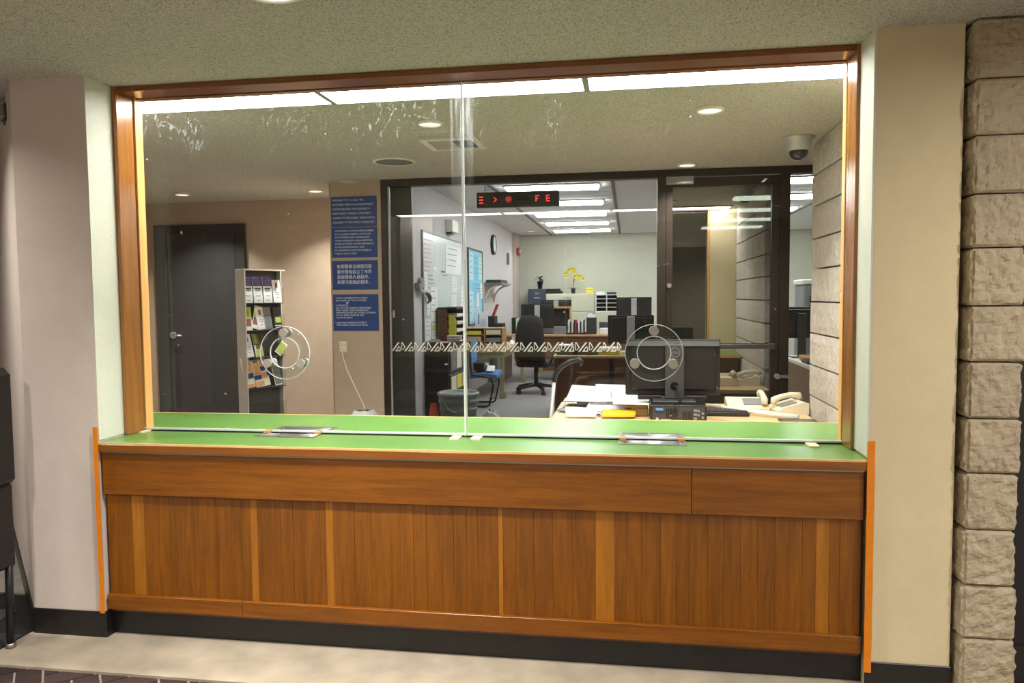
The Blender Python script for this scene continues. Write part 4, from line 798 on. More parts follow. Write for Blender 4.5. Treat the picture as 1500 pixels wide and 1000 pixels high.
# ---------------------------------------------------------------- brochure rack in the alcove
RK = math.radians(60); rx, ry = -3.265, 3.05
rk = thing('brochure_rack', 'tall grey brochure rack standing in front of the charcoal door', 'rack', (rx, ry, 0), RK)
RW, RH, RD = 0.42, 1.785, 0.145
obj('side', M().box(0, 0.012, 0, RD, 0, RH, c=0.002), 'rack', rk, world=False); obj('side', M().box(RW - 0.012, RW, RD - 0.07, RD, 0, RH, c=0.002), 'rack', rk, world=False)
obj('back', M().box(0.012, RW - 0.012, RD - 0.01, RD, 0, RH - 0.012), 'rack_in', rk, world=False); obj('top', M().box(0.012, RW - 0.012, 0, RD - 0.01, RH - 0.012, RH), 'rack', rk, world=False)
obj('plinth', M().box(0.012, RW - 0.012, 0.01, RD - 0.01, 0, 0.10), 'rack_in', rk, world=False)
rows = [1.49, 1.25, 1.01, 0.74, 0.47]
for zr in rows:
    obj('shelf', M().box(0.012, RW - 0.012, 0.03, RD - 0.01, zr - 0.006, zr, c=0.001), 'rack_in', rk, world=False)
    for k in range(4):
        xa = 0.016 + k * 0.0975
        obj('pocket', M().box(xa, xa + 0.094, 0.018, 0.022, zr - 0.006, zr + 0.135), 'acrylic', rk, world=False)
RT = Matrix.Translation((rx, ry, 0)) @ Matrix.Rotation(RK, 4, 'Z')
def brochure(label, row, colm, h, wd, build, tilt=0.0, dx=0.0, lean=0.16, k='paper', dep=0.010, group='brochures in the grey rack'):
    zr = rows[row]; xa = 0.063 + colm * 0.0975 + dx
    t = thing('brochure', label, 'brochure', RT @ Vector((xa, 0.045, zr + 0.001)), RK, group)
    B = Matrix.Rotation(-lean, 4, 'X') @ Matrix.Rotation(tilt, 4, 'Y')
    o = obj('stack', M().box(-wd / 2, wd / 2, -dep / 2, dep / 2, abs(math.sin(tilt)) * wd / 2, abs(math.sin(tilt)) * wd / 2 + h, T=B, c=0.0008), k, t, world=False)
    for (nm_, x0, x1, z0_, z1_, kk) in build:
        e = abs(math.sin(tilt)) * wd / 2
        obj(nm_, M().box((x0 - 0.5) * wd, (x1 - 0.5) * wd, -dep / 2 - 0.0012, -dep / 2 - 0.0001, e + z0_ * h, e + z1_ * h, T=B, c=0.0003), kk, t, world=False)
    return t
pb = [('purple_band', 0.0, 1.0, 0.62, 1.0, 'purple')] + [('text_line', 0.12, 0.86, 0.66 + i * 0.085, 0.69 + i * 0.085, 'paper_pale') for i in range(4)] + [('title', 0.15, 0.85, 0.50, 0.56, 'ink'), ('text_line', 0.2, 0.8, 0.44, 0.465, 'ink'), ('text_line', 0.25, 0.8, 0.25, 0.275, 'grey'), ('text_line', 0.3, 0.7, 0.08, 0.11, 'grey')]
for k, nm_ in enumerate(('leftmost', 'middle', 'rightmost')): brochure('%s of the three purple and white brochures in the top row' % nm_, 0, k, 0.235, 0.086, pb, lean=0.10)
wp = [('portrait', 0.36, 0.68, 0.66, 0.88, 'skin'), ('text_line', 0.3, 0.8, 0.42, 0.45, 'grey'), ('text_line', 0.35, 0.8, 0.33, 0.36, 'grey'), ('text_line', 0.4, 0.7, 0.2, 0.23, 'skin')]
brochure('white brochure with small portrait at the right of the top row', 0, 3, 0.205, 0.080, wp)
lm = [('lime_cover', 0.0, 1.0, 0.52, 1.0, 'lime'), ('lime_emblem', 0.25, 0.75, 0.62, 0.9, 'yellow'), ('photo', 0.1, 0.9, 0.18, 0.5, 'skin')]
brochure('lime topped leaflet upright at the left of the second row', 1, 0, 0.205, 0.078, lm, dx=-0.008)
brochure('lime topped leaflet tilted to the right in the second row', 1, 0, 0.21, 0.080, lm, tilt=0.30, dx=0.055, dep=0.006)
brochure('white brochure with portrait in the second row', 1, 1, 0.20, 0.080, wp, dx=0.03, tilt=-0.08)
brochure('pale grey leaflet in the third pocket of the second row', 1, 2, 0.20, 0.082, [('text_line', 0.2, 0.8, 0.6, 0.63, 'grey'), ('text_line', 0.2, 0.8, 0.3, 0.34, 'grey')], k='grey', tilt=-0.06)
brochure('dark green leaflet at the right of the second row', 1, 3, 0.20, 0.080, [('photo', 0.2, 0.9, 0.3, 0.55, 'lime'), ('text_line', 0.1, 0.9, 0.15, 0.18, 'paper')], k='dark_grey')
brochure('white brochure with portrait at the left of the third row', 2, 0, 0.205, 0.080, wp, tilt=-0.10)
brochure('lime green card with dark photo in the third row', 2, 1, 0.215, 0.080, [('dark_border', 0, 1, 0.5, 1.0, 'ink'), ('lime_cover', 0.08, 0.92, 0.53, 0.97, 'lime'), ('photo', 0.2, 0.8, 0.32, 0.5, 'skin'), ('lime_foot', 0.1, 0.95, 0.0, 0.30, 'lime')], tilt=-0.08)
brochure('lime leaflet flopped over to the right in the third row', 2, 3, 0.13, 0.070, [('lime_cover', 0.05, 0.95, 0.1, 0.9, 'lime')], tilt=0.75, dx=-0.03, k='paper', dep=0.005)
news = [('title', 0.2, 0.7, 0.88, 0.96, 'grey'), ('photo', 0.05, 0.95, 0.5, 0.85, 'orange'), ('blue_band', 0.0, 1.0, 0.30, 0.48, 'navy'), ('photo', 0.05, 0.95, 0.02, 0.12, 'orange')]
brochure('orange and blue newspaper at the left of the bottom row', 3, 0, 0.27, 0.092, news, tilt=-0.12, k='paper_cream')
brochure('wide orange and blue newspaper in the middle of the bottom row', 3, 1, 0.25, 0.145, [('title', 0.1, 0.45, 0.86, 0.96, 'grey'), ('photo', 0.05, 0.5, 0.45, 0.84, 'orange'), ('photo', 0.55, 0.95, 0.74, 0.96, 'orange'), ('blue_band', 0.0, 0.5, 0.27, 0.43, 'navy'), ('blue_box', 0.52, 0.85, 0.55, 0.72, 'navy'), ('photo', 0.55, 0.9, 0.28, 0.5, 'orange'), ('blue_box', 0.88, 1.0, 0.35, 0.48, 'navy'), ('photo', 0.03, 0.6, 0.03, 0.2, 'orange')], tilt=-0.10, dx=0.03, lean=0.22, k='paper_cream')
brochure('slim white card with grey panel at the right of the bottom row', 3, 3, 0.25, 0.070, [('photo', 0.2, 0.8, 0.82, 0.96, 'skin'), ('grey_panel', 0.05, 0.95, 0.05, 0.72, 'grey')], tilt=-0.12, dx=-0.01)

# ---------------------------------------------------------------- office: second desk with two monitors
d2z = 0.79
sd = thing('walnut_desk', 'dark walnut desk with pale edge behind the storefront glass', 'desk', (-0.2, 6.7, 0))
obj('desk_top', M().box(-0.93, 0.70, 6.30, 7.20, d2z - 0.035, d2z, c=0.006), 'desk_edge', sd)
obj('end_panel', M().box(-0.915, -0.875, 6.33, 7.17, 0, d2z - 0.035), 'desk_wood', sd); obj('end_panel', M().box(0.64, 0.68, 6.33, 7.17, 0, d2z - 0.035), 'desk_wood', sd)
obj('modesty_panel', M().box(-0.875, -0.24, 6.36, 6.38, 0.02, d2z - 0.035), 'desk_wood', sd); obj('modesty_panel', M().box(-0.18, 0.64, 6.36, 6.38, 0.02, d2z - 0.035), 'desk_wood', sd)
obj('gap_panel', M().box(-0.24, -0.18, 6.39, 6.41, 0.02, d2z - 0.035), 'dark_wall', sd)
def tray(name, label, x0, x1, y0, y1, z0, h, k='mesh_black'):
    t = thing(name, label, 'tray', ((x0 + x1) / 2, (y0 + y1) / 2, z0))
    obj('tray_body', M().box(x0, x1, y0, y1, z0, z0 + 0.012).box(x0, x0 + 0.01, y0, y1, z0, z0 + h).box(x1 - 0.01, x1, y0, y1, z0, z0 + h).box(x0, x1, y0, y0 + 0.01, z0, z0 + h), k, t)
    return t
tray('letter_tray', 'dark grey letter tray at the left end of the walnut desk', -0.895, -0.69, 6.40, 6.72, d2z, 0.105, 'dark_grey')
tray('letter_tray', 'black mesh letter tray in the middle of the walnut desk', -0.675, -0.38, 6.40, 6.72, d2z, 0.095)
tag(obj('paper_stack', M().box(-0.88, -0.70, 6.42, 6.70, d2z + 0.0125, d2z + 0.12, c=0.002), 'paper'), 'white papers filling the dark grey letter tray', 'paper')
tag(obj('paper_stack', M().box(-0.66, -0.395, 6.42, 6.70, d2z + 0.0125, d2z + 0.07, c=0.002), 'dark_grey'), 'dark folders filling the black mesh letter tray', 'folder')
ps = thing('paper_ream', 'yellow and white paper stack beside the black letter tray', 'paper', (-0.24, 6.5, d2z))
obj('yellow_stack', M().box(-0.365, -0.105, 6.40, 6.68, d2z, d2z + 0.055, c=0.003), 'yellow', ps); obj('white_stack', M().box(-0.362, -0.11, 6.40, 6.68, d2z + 0.055, d2z + 0.09, c=0.003), 'paper', ps)
t = monitor('black monitor on the walnut desk, seen above the speak-through ring', 0.03, 6.85, d2z, 0.59, 0.90, 1.275, bright=True)
# ---------------------------------------------------------------- left wall cluster
cb = thing('storage_cabinet', 'black cabinet on the left wall topped with clutter', 'cabinet', (-2.36, 6.6, 0))
obj('carcass', M().box(-2.49, -2.20, 6.0, 7.05, 0, 0.96, c=0.004), 'black', cb)
obj('ledge', M().box(-2.49, -2.19, 5.985, 6.0, 0.60, 0.64).box(-2.49, -2.19, 5.985, 6.0, 0.34, 0.37), 'dark_grey', cb)
for k, (za, zb_) in enumerate(((0.06, 0.30), (0.32, 0.56), (0.58, 0.90))):
    dr = obj('drawer', M().box(-2.20, -2.185, 6.05, 7.02, za, zb_, c=0.004), 'dark_grey', cb)
    for j in range(3): obj('label_sheet', M().box(-2.185, -2.181, 6.10 + j * 0.31, 6.37 + j * 0.31, za + 0.03, zb_ - 0.03), 'yellow' if (j == 1 and k == 1) else ('paper_cream' if (j + k) % 2 else 'grey'), dr)
ht = thing('shelf_hutch', 'dark brown open hutch with folders on the black cabinet', 'shelf', (-2.36, 6.75, 0.96))
obj('side', M().box(-2.455, -2.33, 6.50, 6.53, 0.96, 1.37), 'desk_wood', ht); obj('side', M().box(-2.455, -2.22, 7.02, 7.045, 0.96, 1.40), 'desk_wood', ht)
obj('top', M().box(-2.455, -2.20, 6.50, 7.045, 1.37, 1.395), 'black', ht); obj('back', M().box(-2.455, -2.445, 6.50, 7.045, 0.96, 1.37), 'black', ht)
for z_ in (1.06, 1.16, 1.26): obj('shelf', M().box(-2.445, -2.22, 6.53, 7.02, z_, z_ + 0.012), 'black', ht)
for k, (z_, kk, lb) in enumerate(((1.072, 'paper', 'white papers in the lowest slot of the brown hutch'), (1.172, 'paper_cream', 'cream papers in the middle slot of the brown hutch'), (1.272, 'paper', 'white papers in the upper slot of the brown hutch'))):
    tag(obj('paper_stack', M().box(-2.44, -2.215, 6.60, 6.98, z_, z_ + 0.04), kk), lb, 'paper')
tag(obj('folder', M().lathe([(0.0005, 0.0), (0.09, 0.0), (0.09, 0.01), (0.0005, 0.01)], (-2.245, 0, 0), 20, 'y'), 'yellow'), 'yellow round-cornered folder at the hutch front', 'folder')
fo = bpy.data.objects['folder.001'] if 'folder.001' in bpy.data.objects else None
for o in list(bpy.data.objects):
    if o.get('label') == 'yellow round-cornered folder at the hutch front':
        bpy.data.objects.remove(o)
tag(obj('folder', M().prism([(-2.30, 1.0), (-2.215, 1.0), (-2.205, 1.10), (-2.205, 1.28), (-2.235, 1.335), (-2.30, 1.34)], 6.478, 6.492, 'y'), 'yellow'), 'yellow folder propped upright against the brown hutch', 'folder')
bpy.data.objects[[o.name for o in bpy.data.objects if o.get('label', '').startswith('yellow folder propped')][0]].location.z = 0.9605
paper('pink sheet lying before the brown hutch', [(-2.44, 6.12), (-2.24, 6.10), (-2.23, 6.32), (-2.43, 6.34)], 0.9605, 'paper_pink', 0, None, 0.003, wave=0.004)
paper('curled grey-white sheets on the front of the black cabinet', [(-2.48, 6.01), (-2.31, 6.02), (-2.31, 6.09), (-2.48, 6.30)], 0.966, 'grey', 0.02, None, 0.008, wave=0.01, seed=3)
for k, (z_, y_, kk) in enumerate(((0.962, 6.36, 'paper_cream'), (0.99, 6.37, 'paper'), (1.02, 6.35, 'paper_cream'))):
    tag(obj('envelope', M().box(-2.30, -2.12, y_, y_ + 0.12, z_, z_ + 0.018, c=0.004, T=Matrix.Translation((-2.2, y_, z_)) @ Matrix.Rotation((-0.1, 0.12, -0.05)[k], 4, 'Z') @ Matrix.Translation((2.2, -y_, -z_ + 0.010 * 0))), kk), ('bottom', 'middle', 'top')[k] + ' envelope of the bundle overhanging the black cabinet edge', 'envelope', 'envelope bundle')
bk = thing('bucket', 'grey-green plastic bin with rolled rim on the office floor', 'bin', (-1.89, 5.2, 0))
obj('body', M().lathe([(0.18, 0), (0.205, 0.26), (0.212, 0.262), (0.214, 0.29), (0.208, 0.292), (0.213, 0.345), (0.222, 0.347), (0.224, 0.38), (0.216, 0.382), (0.222, 0.43), (0.236, 0.432), (0.238, 0.455), (0.224, 0.46), (0.205, 0.44), (0.18, 0.06), (0.001, 0.05)], n=32), 'bucket', bk, world=False)
obj('handle', M().tube([(-0.10, -0.215, 0.36), (-0.07, -0.235, 0.31), (-0.02, -0.24, 0.28), (0.03, -0.238, 0.27)], 0.006), 'trim_white', bk, world=False)
obj('liner', M().lathe([(0.238, 0.44), (0.240, 0.452), (0.225, 0.468), (0.205, 0.455), (0.19, 0.41)], n=32), 'clear_bag', bk, world=False)
tag(obj('floor_cone', M().lathe([(0.12, 0), (0.12, 0.02), (0.082, 0.022), (0.034, 0.355), (0.028, 0.362), (0.001, 0.362)], (-2.125, 5.0, 0), 24), 'cone'), 'small orange safety cone left of the plastic bin', 'cone')
def bagf(u, v):
    a = u * 2 * math.pi; r = (0.17 if v < 0.5 else 0.17) * math.sin(min(1, 1.1 - v) * 1.45); return Vector((-1.56 + r * math.cos(a) * 1.15, 5.35 + r * math.sin(a) * 0.7, 0.005 + 0.25 * v ** 0.8 * (0.9 + 0.25 * noise.noise(Vector((math.cos(a) * 1.5, math.sin(a) * 1.5, v * 2))))))
tag(obj('plastic_bag', M().sheet(bagf, 20, 7, 0.002), 'bag'), 'crumpled white plastic bag on the carpet beside the bin', 'bag')
# whiteboard and notice board
wbd = thing('whiteboard', 'long whiteboard on the left office wall', 'whiteboard', (-2.49, 7.15, 0.95))
obj('surface', M().box(-2.499, -2.485, 5.95, 8.36, 0.95, 2.33), 'board_white', wbd)
obj('frame', M().box(-2.499, -2.475, 5.93, 8.38, 2.33, 2.35).box(-2.499, -2.475, 8.36, 8.38, 0.93, 2.33).box(-2.499, -2.475, 5.93, 5.95, 0.93, 2.33).box(-2.499, -2.46, 5.93, 8.38, 0.93, 0.95), 'grey', wbd)
m = M()
for k in range(9): m.box(-2.4849, -2.484, 6.0, 6.25 + 0.2 * random.random(), 2.24 - k * 0.055, 2.248 - k * 0.055)
obj('red_handwriting', m, 'red_ink', wbd)
m = M()
for k in range(4): m.box(-2.4849, -2.484, 6.05, 6.3 + 0.3 * random.random(), 1.80 - k * 0.05, 1.807 - k * 0.05)
m.box(-2.4849, -2.484, 6.85, 7.05, 1.86, 1.885); m.box(-2.4849, -2.484, 6.9, 7.2, 1.82, 1.83)
obj('handwriting', m, 'ink', wbd)
GP = 'sheets on the left office wall boards'
def pin(label, y0, y1, z0_, z1_, k='paper', x=-2.484, lines=4):
    t = thing('notice_sheet', label, 'notice', (x, (y0 + y1) / 2, z0_), 0, GP)
    obj('sheet', M().box(x, x + 0.003, y0, y1, z0_, z1_), k, t)
    if lines:
        m = M()
        for i in range(lines): m.box(x + 0.003, x + 0.0036, y0 + (y1 - y0) * 0.12, y1 - (y1 - y0) * (0.15 + 0.3 * random.random()), z1_ - (z1_ - z0_) * (0.14 + i * 0.8 / lines), z1_ - (z1_ - z0_) * (0.11 + i * 0.8 / lines))
        obj('printed_lines', m, 'grey', t)
for a in (('large white sheet at the top right of the whiteboard', 7.1, 8.05, 1.86, 2.26), ('white card below the large sheet on the whiteboard', 7.4, 7.75, 1.60, 1.82), ('narrow white sheet low in the middle of the whiteboard', 7.4, 7.72, 1.38, 1.56), ('tall white list at the lower left of the whiteboard', 6.28, 6.62, 1.22, 1.66), ('white note at the far left edge of the whiteboard', 5.98, 6.14, 1.62, 1.84), ('white sheet under the tall list on the whiteboard', 6.32, 6.62, 0.97, 1.19), ('white sheet left of the tall list on the whiteboard', 6.08, 6.24, 1.30, 1.62), ('white sheet at the lower left corner of the whiteboard', 6.0, 6.26, 0.98, 1.26), ('tall white sheet at the right edge of the whiteboard', 8.02, 8.32, 1.36, 1.68), ('white sheet above the brown hutch on the whiteboard', 6.95, 7.3, 1.10, 1.30), ('white sheet low at the right edge of the whiteboard', 7.95, 8.3, 1.0, 1.32)): pin(*a)
pin('small lime note pinned under the tall list', 6.34, 6.45, 1.10, 1.17, 'lime', -2.4799, 0)
nb = thing('notice_board', 'pale blue notice board right of the whiteboard', 'notice board', (-2.49, 9.16, 1.2))
obj('surface', M().box(-2.499, -2.486, 8.60, 9.72, 1.10, 2.28), 'cork', nb); obj('frame', M().box(-2.499, -2.476, 8.58, 9.74, 2.28, 2.31).box(-2.499, -2.476, 9.72, 9.745, 1.08, 2.28).box(-2.499, -2.476, 8.58, 8.60, 1.08, 2.28).box(-2.499, -2.476, 8.58, 9.74, 1.08, 1.10), 'dark_grey', nb)
for a in (('pale blue sheet at the upper left of the notice board', 8.66, 9.0, 1.80, 2.24, 'paper_pale'), ('bright blue sheet in the upper middle of the notice board', 9.02, 9.36, 1.80, 2.22, 'paper_blue'), ('pale green sheet at the upper right of the notice board', 9.40, 9.68, 1.82, 2.20, 'paper_green'), ('large bright blue sheet in the middle of the notice board', 8.95, 9.62, 1.46, 1.77, 'paper_blue'), ('narrow white sheet at the right edge of the notice board', 9.52, 9.70, 1.50, 1.76, 'paper'), ('pale sheet at the lower left of the notice board', 8.64, 8.95, 1.14, 1.62, 'paper_pale'), ('white sheet hanging in the lower middle of the notice board', 9.2, 9.4, 1.36, 1.60, 'paper'), ('white sheet at the bottom of the notice board', 9.0, 9.5, 1.12, 1.34, 'paper_pale')): pin(a[0], a[1], a[2], a[3], a[4], a[5], -2.485 if 'narrow' not in a[0] and 'hanging' not in a[0] else -2.4815)
hk = thing('wall_bracket', 'grey wall bracket with hanging clips beside the whiteboard', 'bracket', (-2.47, 5.85, 1.45))
obj('mount', M().box(-2.499, -2.44, 5.62, 5.86, 1.63, 1.70, c=0.008).box(-2.499, -2.46, 5.76, 5.92, 1.69, 1.76, c=0.006), 'grey', hk)
obj('clip', M().tube([(-2.47, 5.68, 1.63), (-2.45, 5.78, 1.59), (-2.44, 5.92, 1.60), (-2.44, 6.06, 1.58)], [0.03, 0.026, 0.02, 0.012], 8), 'silver', hk)
obj('clip', M().tube([(-2.45, 5.98, 1.58), (-2.44, 6.06, 1.54), (-2.44, 6.10, 1.49), (-2.45, 6.02, 1.46)], [0.02, 0.03, 0.024, 0.012], 8), 'dark_grey', hk)
sp = thing('wall_speaker', 'small white box mounted high above the whiteboard', 'wall box', (-2.46, 7.4, 2.43))
obj('case', M().box(-2.499, -2.40, 7.20, 7.55, 2.43, 2.60, c=0.008), 'trim_white', sp); obj('lower_edge', M().box(-2.499, -2.42, 7.22, 7.40, 2.405, 2.429), 'dark_grey', sp)
ck2 = thing('wall_clock', 'round white clock with thick black rim on the left office wall', 'clock', (-2.46, 10.8, 2.495))
m = M(); m.lathe([(0.001, 0), (0.185, 0), (0.185, 0.05), (0.155, 0.055), (0.150, 0.04), (0.001, 0.04)], n=32); m.b.transform(Matrix.Rotation(math.pi / 2, 4, 'Y')); m.b.transform(Matrix.Translation((-0.039, 0, 0))); obj('rim', m, 'black', ck2, world=False)
m = M(); m.cyl((0.001, 0, 0), (0.004, 0, 0), 0.150, n=32); obj('dial', m, 'paper', ck2, world=False)
obj('hands', M().box(0.0042, 0.006, -0.006, 0.006, 0, 0.11).box(0.0042, 0.006, 0, 0.075, -0.006, 0.006), 'black', ck2, world=False)
tag(obj('wall_phone', M().box(-2.499, -2.46, 12.47, 12.62, 2.20, 2.44, c=0.006), 'grey'), 'narrow grey box on the wall between clock and alarm', 'wall box')
fa = thing('fire_alarm', 'red fire alarm on the pilaster near the office corner', 'alarm', (-2.41, 13.45, 2.48))
obj('case', M().box(-2.4195, -2.37, 13.32, 13.58, 2.44, 2.60, c=0.01), 'red', fa); obj('strobe', M().box(-2.37, -2.35, 13.38, 13.52, 2.49, 2.56, c=0.006), 'trim_white', fa)
tag(obj('light_switch', M().box(-2.499, -2.487, 13.82, 13.90, 1.90, 2.06).box(-2.499, -2.487, 13.96, 14.02, 1.90, 2.06), 'dark_grey'), 'pair of dark slim plates in the office corner', 'switch')
ws = thing('wall_shelf', 'grey wall shelf on curved white brackets left of the clock', 'shelf', (-2.4, 10.5, 1.4))
obj('shelf_board', M().box(-2.499, -2.18, 9.95, 10.95, 1.74, 1.775, c=0.004), 'grey', ws)
for y_ in (10.0, 10.85): obj('bracket', M().tube([(-2.49, y_, 1.42), (-2.47, y_, 1.56), (-2.40, y_, 1.66), (-2.30, y_, 1.72), (-2.20, y_, 1.735)], 0.018, 6), 'trim_white', ws)
tag(obj('paper_stack', M().box(-2.48, -2.22, 10.05, 10.8, 1.7755, 1.83, c=0.003), 'dark_grey'), 'dark folders lying on the grey wall shelf', 'folder')
# olive table with sorters
tb = thing('olive_table', 'long olive metal table along the left office wall', 'table', (-2.2, 9.4, 0))
obj('table_top', M().box(-2.48, -1.83, 8.02, 10.35, 0.70, 0.735, c=0.004), 'oak', tb)
obj('apron', M().box(-2.46, -1.85, 8.06, 8.09, 0.61, 0.70).box(-1.88, -1.85, 8.09, 10.3, 0.61, 0.70), 'olive', tb)
for x, y_ in ((-1.91, 8.07), (-2.46, 8.07), (-1.91, 10.24), (-2.46, 10.24)): obj('leg', M().box(x, x + 0.06, y_, y_ + 0.06, 0.03, 0.61, c=0.004).box(x - 0.01, x + 0.09, y_ - 0.02, y_ + 0.08, 0.0, 0.10, c=0.006), 'olive', tb)
st = thing('mail_sorter', 'wooden paper sorter with stacked papers on the olive table', 'sorter', (-2.2, 8.4, 0.735))
for x in (-2.47, -2.17, -1.90): obj('divider', M().box(x, x + 0.018, 8.20, 8.55, 0.7355, 1.05), 'oak', st)
for z_ in (0.7355, 0.845, 0.95, 1.045): obj('shelf', M().box(-2.452, -1.90, 8.20, 8.55, z_, z_ + 0.01), 'oak', st)
obj('back', M().box(-2.452, -1.90, 8.55, 8.56, 0.7355, 1.055), 'dark_wall', st)
for k in range(3):
    for j in range(2):
        xa = (-2.44, -2.14)[j]; z_ = (0.7457, 0.8552, 0.9602)[k]
        tag(obj('paper_stack', M().box(xa, xa + 0.225, 8.205, 8.5, z_, z_ + 0.05 + 0.02 * ((k + j) % 2)), ('yellow', 'kraft', 'dark_grey', 'paper_cream', 'grey', 'paper_cream')[k + 3 * j] if not (k == 2 and j == 0) else 'yellow'), '%s papers in the %s slot of the wooden sorter' % (('lower', 'middle', 'upper')[k], ('left', 'right')[j]), 'paper', 'papers in the wooden sorter')
ce = thing('framed_notice', 'white framed notice standing at the back of the olive table', 'frame', (-2.42, 9.0, 0.735))
obj('easel_box', M().box(-2.46, -2.30, 9.02, 9.12, 0.7355, 1.02), 'black', ce); obj('sheet', M().box(-2.53 + 0.06, -2.26, 9.0, 9.02, 1.0, 1.29), 'paper', ce)
m = M(); m.box(-2.42, -2.40, 8.997, 9.0, 1.08, 1.25)
for k in range(4): m.box(-2.38, -2.29, 8.997, 9.0, 1.06 + k * 0.03, 1.067 + k * 0.03)
obj('print', m, 'seat_blue', ce)
rb = thing('black_box_file', 'black desk box holding a red folder', 'box', (-2.30, 9.6, 0.735))
obj('body', M().box(-2.40, -2.24, 9.5, 9.8, 0.7355, 1.20, c=0.004).box(-2.24, -2.10, 9.5, 9.8, 0.7355, 1.08, c=0.004), 'black', rb)
tag(obj('folder', M().prism([(-2.30, 1.201), (-2.28, 1.201), (-2.20, 1.40), (-2.22, 1.40)], 9.55, 9.75, 'y'), 'red'), 'red folder sticking up out of the black box', 'folder')
tag(obj('crumpled_bag', M().sheet(lambda u, v: Vector((-1.93 + 0.12 * u - 0.06 + 0.0, 9.25 + 0.3 * v, 0.742 + 0.09 * math.sin(u * 3.14) * math.sin(v * 3.14) * (0.7 + 0.6 * noise.noise(Vector((u * 4, v * 4, 2)))))), 8, 8, 0.002), 'bag'), 'crumpled white bag on the far end of the olive table', 'bag')
# blue side chair
bc = thing('side_chair', 'blue seated side chair with black sled legs beside the bin', 'chair', (-2.05, 7.3, 0))
def seatf(u, v): return Vector((-2.17 + 0.38 * u, 7.16 + 0.44 * v, 0.475 + 0.02 * math.sin(u * 3.14) * 1.0 - 0.03 * (1 - v) ** 3))
obj('seat', M().sheet(seatf, 10, 8, 0.05), 'seat_blue', bc)
obj('backrest', M().box(-2.175, -2.15, 7.17, 7.58, 0.60, 0.92, c=0.012), 'seat_blue', bc)
for y_ in (7.13, 7.60): obj('leg', M().tube([(-2.16, y_, 0.92), (-2.16, y_, 0.62), (-2.14, y_, 0.45), (-2.0, y_, 0.43), (-1.86, y_, 0.41), (-1.84, y_, 0.30), (-1.90, y_, 0.03), (-1.94, y_, 0.014), (-2.15, y_, 0.014)], 0.0135, 8), 'black', bc)
obj('cross_bar', M().cyl((-2.15, 7.13, 0.014), (-2.15, 7.60, 0.014), 0.0135, n=8).cyl((-1.89, 7.13, 0.10), (-1.89, 7.60, 0.10), 0.010, n=8), 'black', bc)
tag(obj('document_case', M().box(-2.14, -1.98, 7.22, 7.46, 0.501, 0.61, c=0.01), 'black'), 'black document case resting on the blue chair', 'case')
paper('white leaflet with red print on the blue chair', [(-1.96, 7.2), (-1.84, 7.22), (-1.86, 7.4), (-1.97, 7.4)], 0.499, 'paper', 0.05, None, 0.003, 'leaflet', 'leaflet', 0.01)
# executive chair
ex = thing('office_chair', 'black high-backed swivel chair on the carpet before the monitors', 'chair', (-1.45, 8.80, 0), math.radians(-12))
def backf(u, v): return Vector((0.235 * (u - 0.5) * 2 * (0.95 - 0.28 * max(0, v - 0.5) ** 1.2 * 1.6) * (1 if v < 0.93 else 0.9), -0.20 - 0.05 * math.sin(v * 2.6) - 0.045 * (1 - abs(2 * u - 1) ** 2), 0.50 + 0.69 * v - 0.07 * abs(2 * u - 1) ** 3 * v))
obj('backrest', M().sheet(backf, 12, 12, 0.0), 'black_soft', ex, world=False); bo = bpy.data.objects[[c_.name for c_ in ex.children if c_.name.startswith('backrest')][0]]
md = bo.modifiers.new('thick', 'SOLIDIFY'); md.thickness = 0.07; md.offset = 1
obj('back_rim', M().tube([backf(0.16, 0.55) + Vector((0, -0.012, 0)), backf(0.10, 0.8) + Vector((0, -0.012, 0)), backf(0.25, 0.96) + Vector((0, -0.01, 0)), backf(0.5, 0.99) + Vector((0, -0.01, 0)), backf(0.75, 0.96) + Vector((0, -0.01, 0))], 0.012, 6), 'dark_grey', ex, world=False)
obj('seat', M().box(-0.27, 0.27, -0.22, 0.28, 0.42, 0.52, c=0.035), 'black_soft', ex, world=False)
for s_ in (-1, 1): obj('armrest', M().tube([(s_ * 0.26, -0.12, 0.46), (s_ * 0.31, -0.10, 0.56), (s_ * 0.315, -0.08, 0.68), (s_ * 0.31, 0.10, 0.70), (s_ * 0.30, 0.18, 0.69)], [0.02, 0.02, 0.022, 0.03, 0.026], 8), 'black', ex, world=False)
obj('gas_column', M().cyl((0, 0, 0.10), (0, 0, 0.42), 0.035, n=14), 'black', ex, world=False)
for k in range(5):
    a = math.radians(72 * k + 20); l = obj('base_leg', M().tube([(0, 0, 0.13), (0.18 * math.cos(a), 0.18 * math.sin(a), 0.115), (0.34 * math.cos(a), 0.34 * math.sin(a), 0.085)], [0.034, 0.028, 0.02], 8), 'black', ex, world=False)
    obj('caster', M().cyl((0.345 * math.cos(a) - 0.025 * math.sin(a), 0.345 * math.sin(a) + 0.025 * math.cos(a), 0.036), (0.345 * math.cos(a) + 0.025 * math.sin(a), 0.345 * math.sin(a) - 0.025 * math.cos(a), 0.036), 0.036, n=14), 'black', l, world=False)
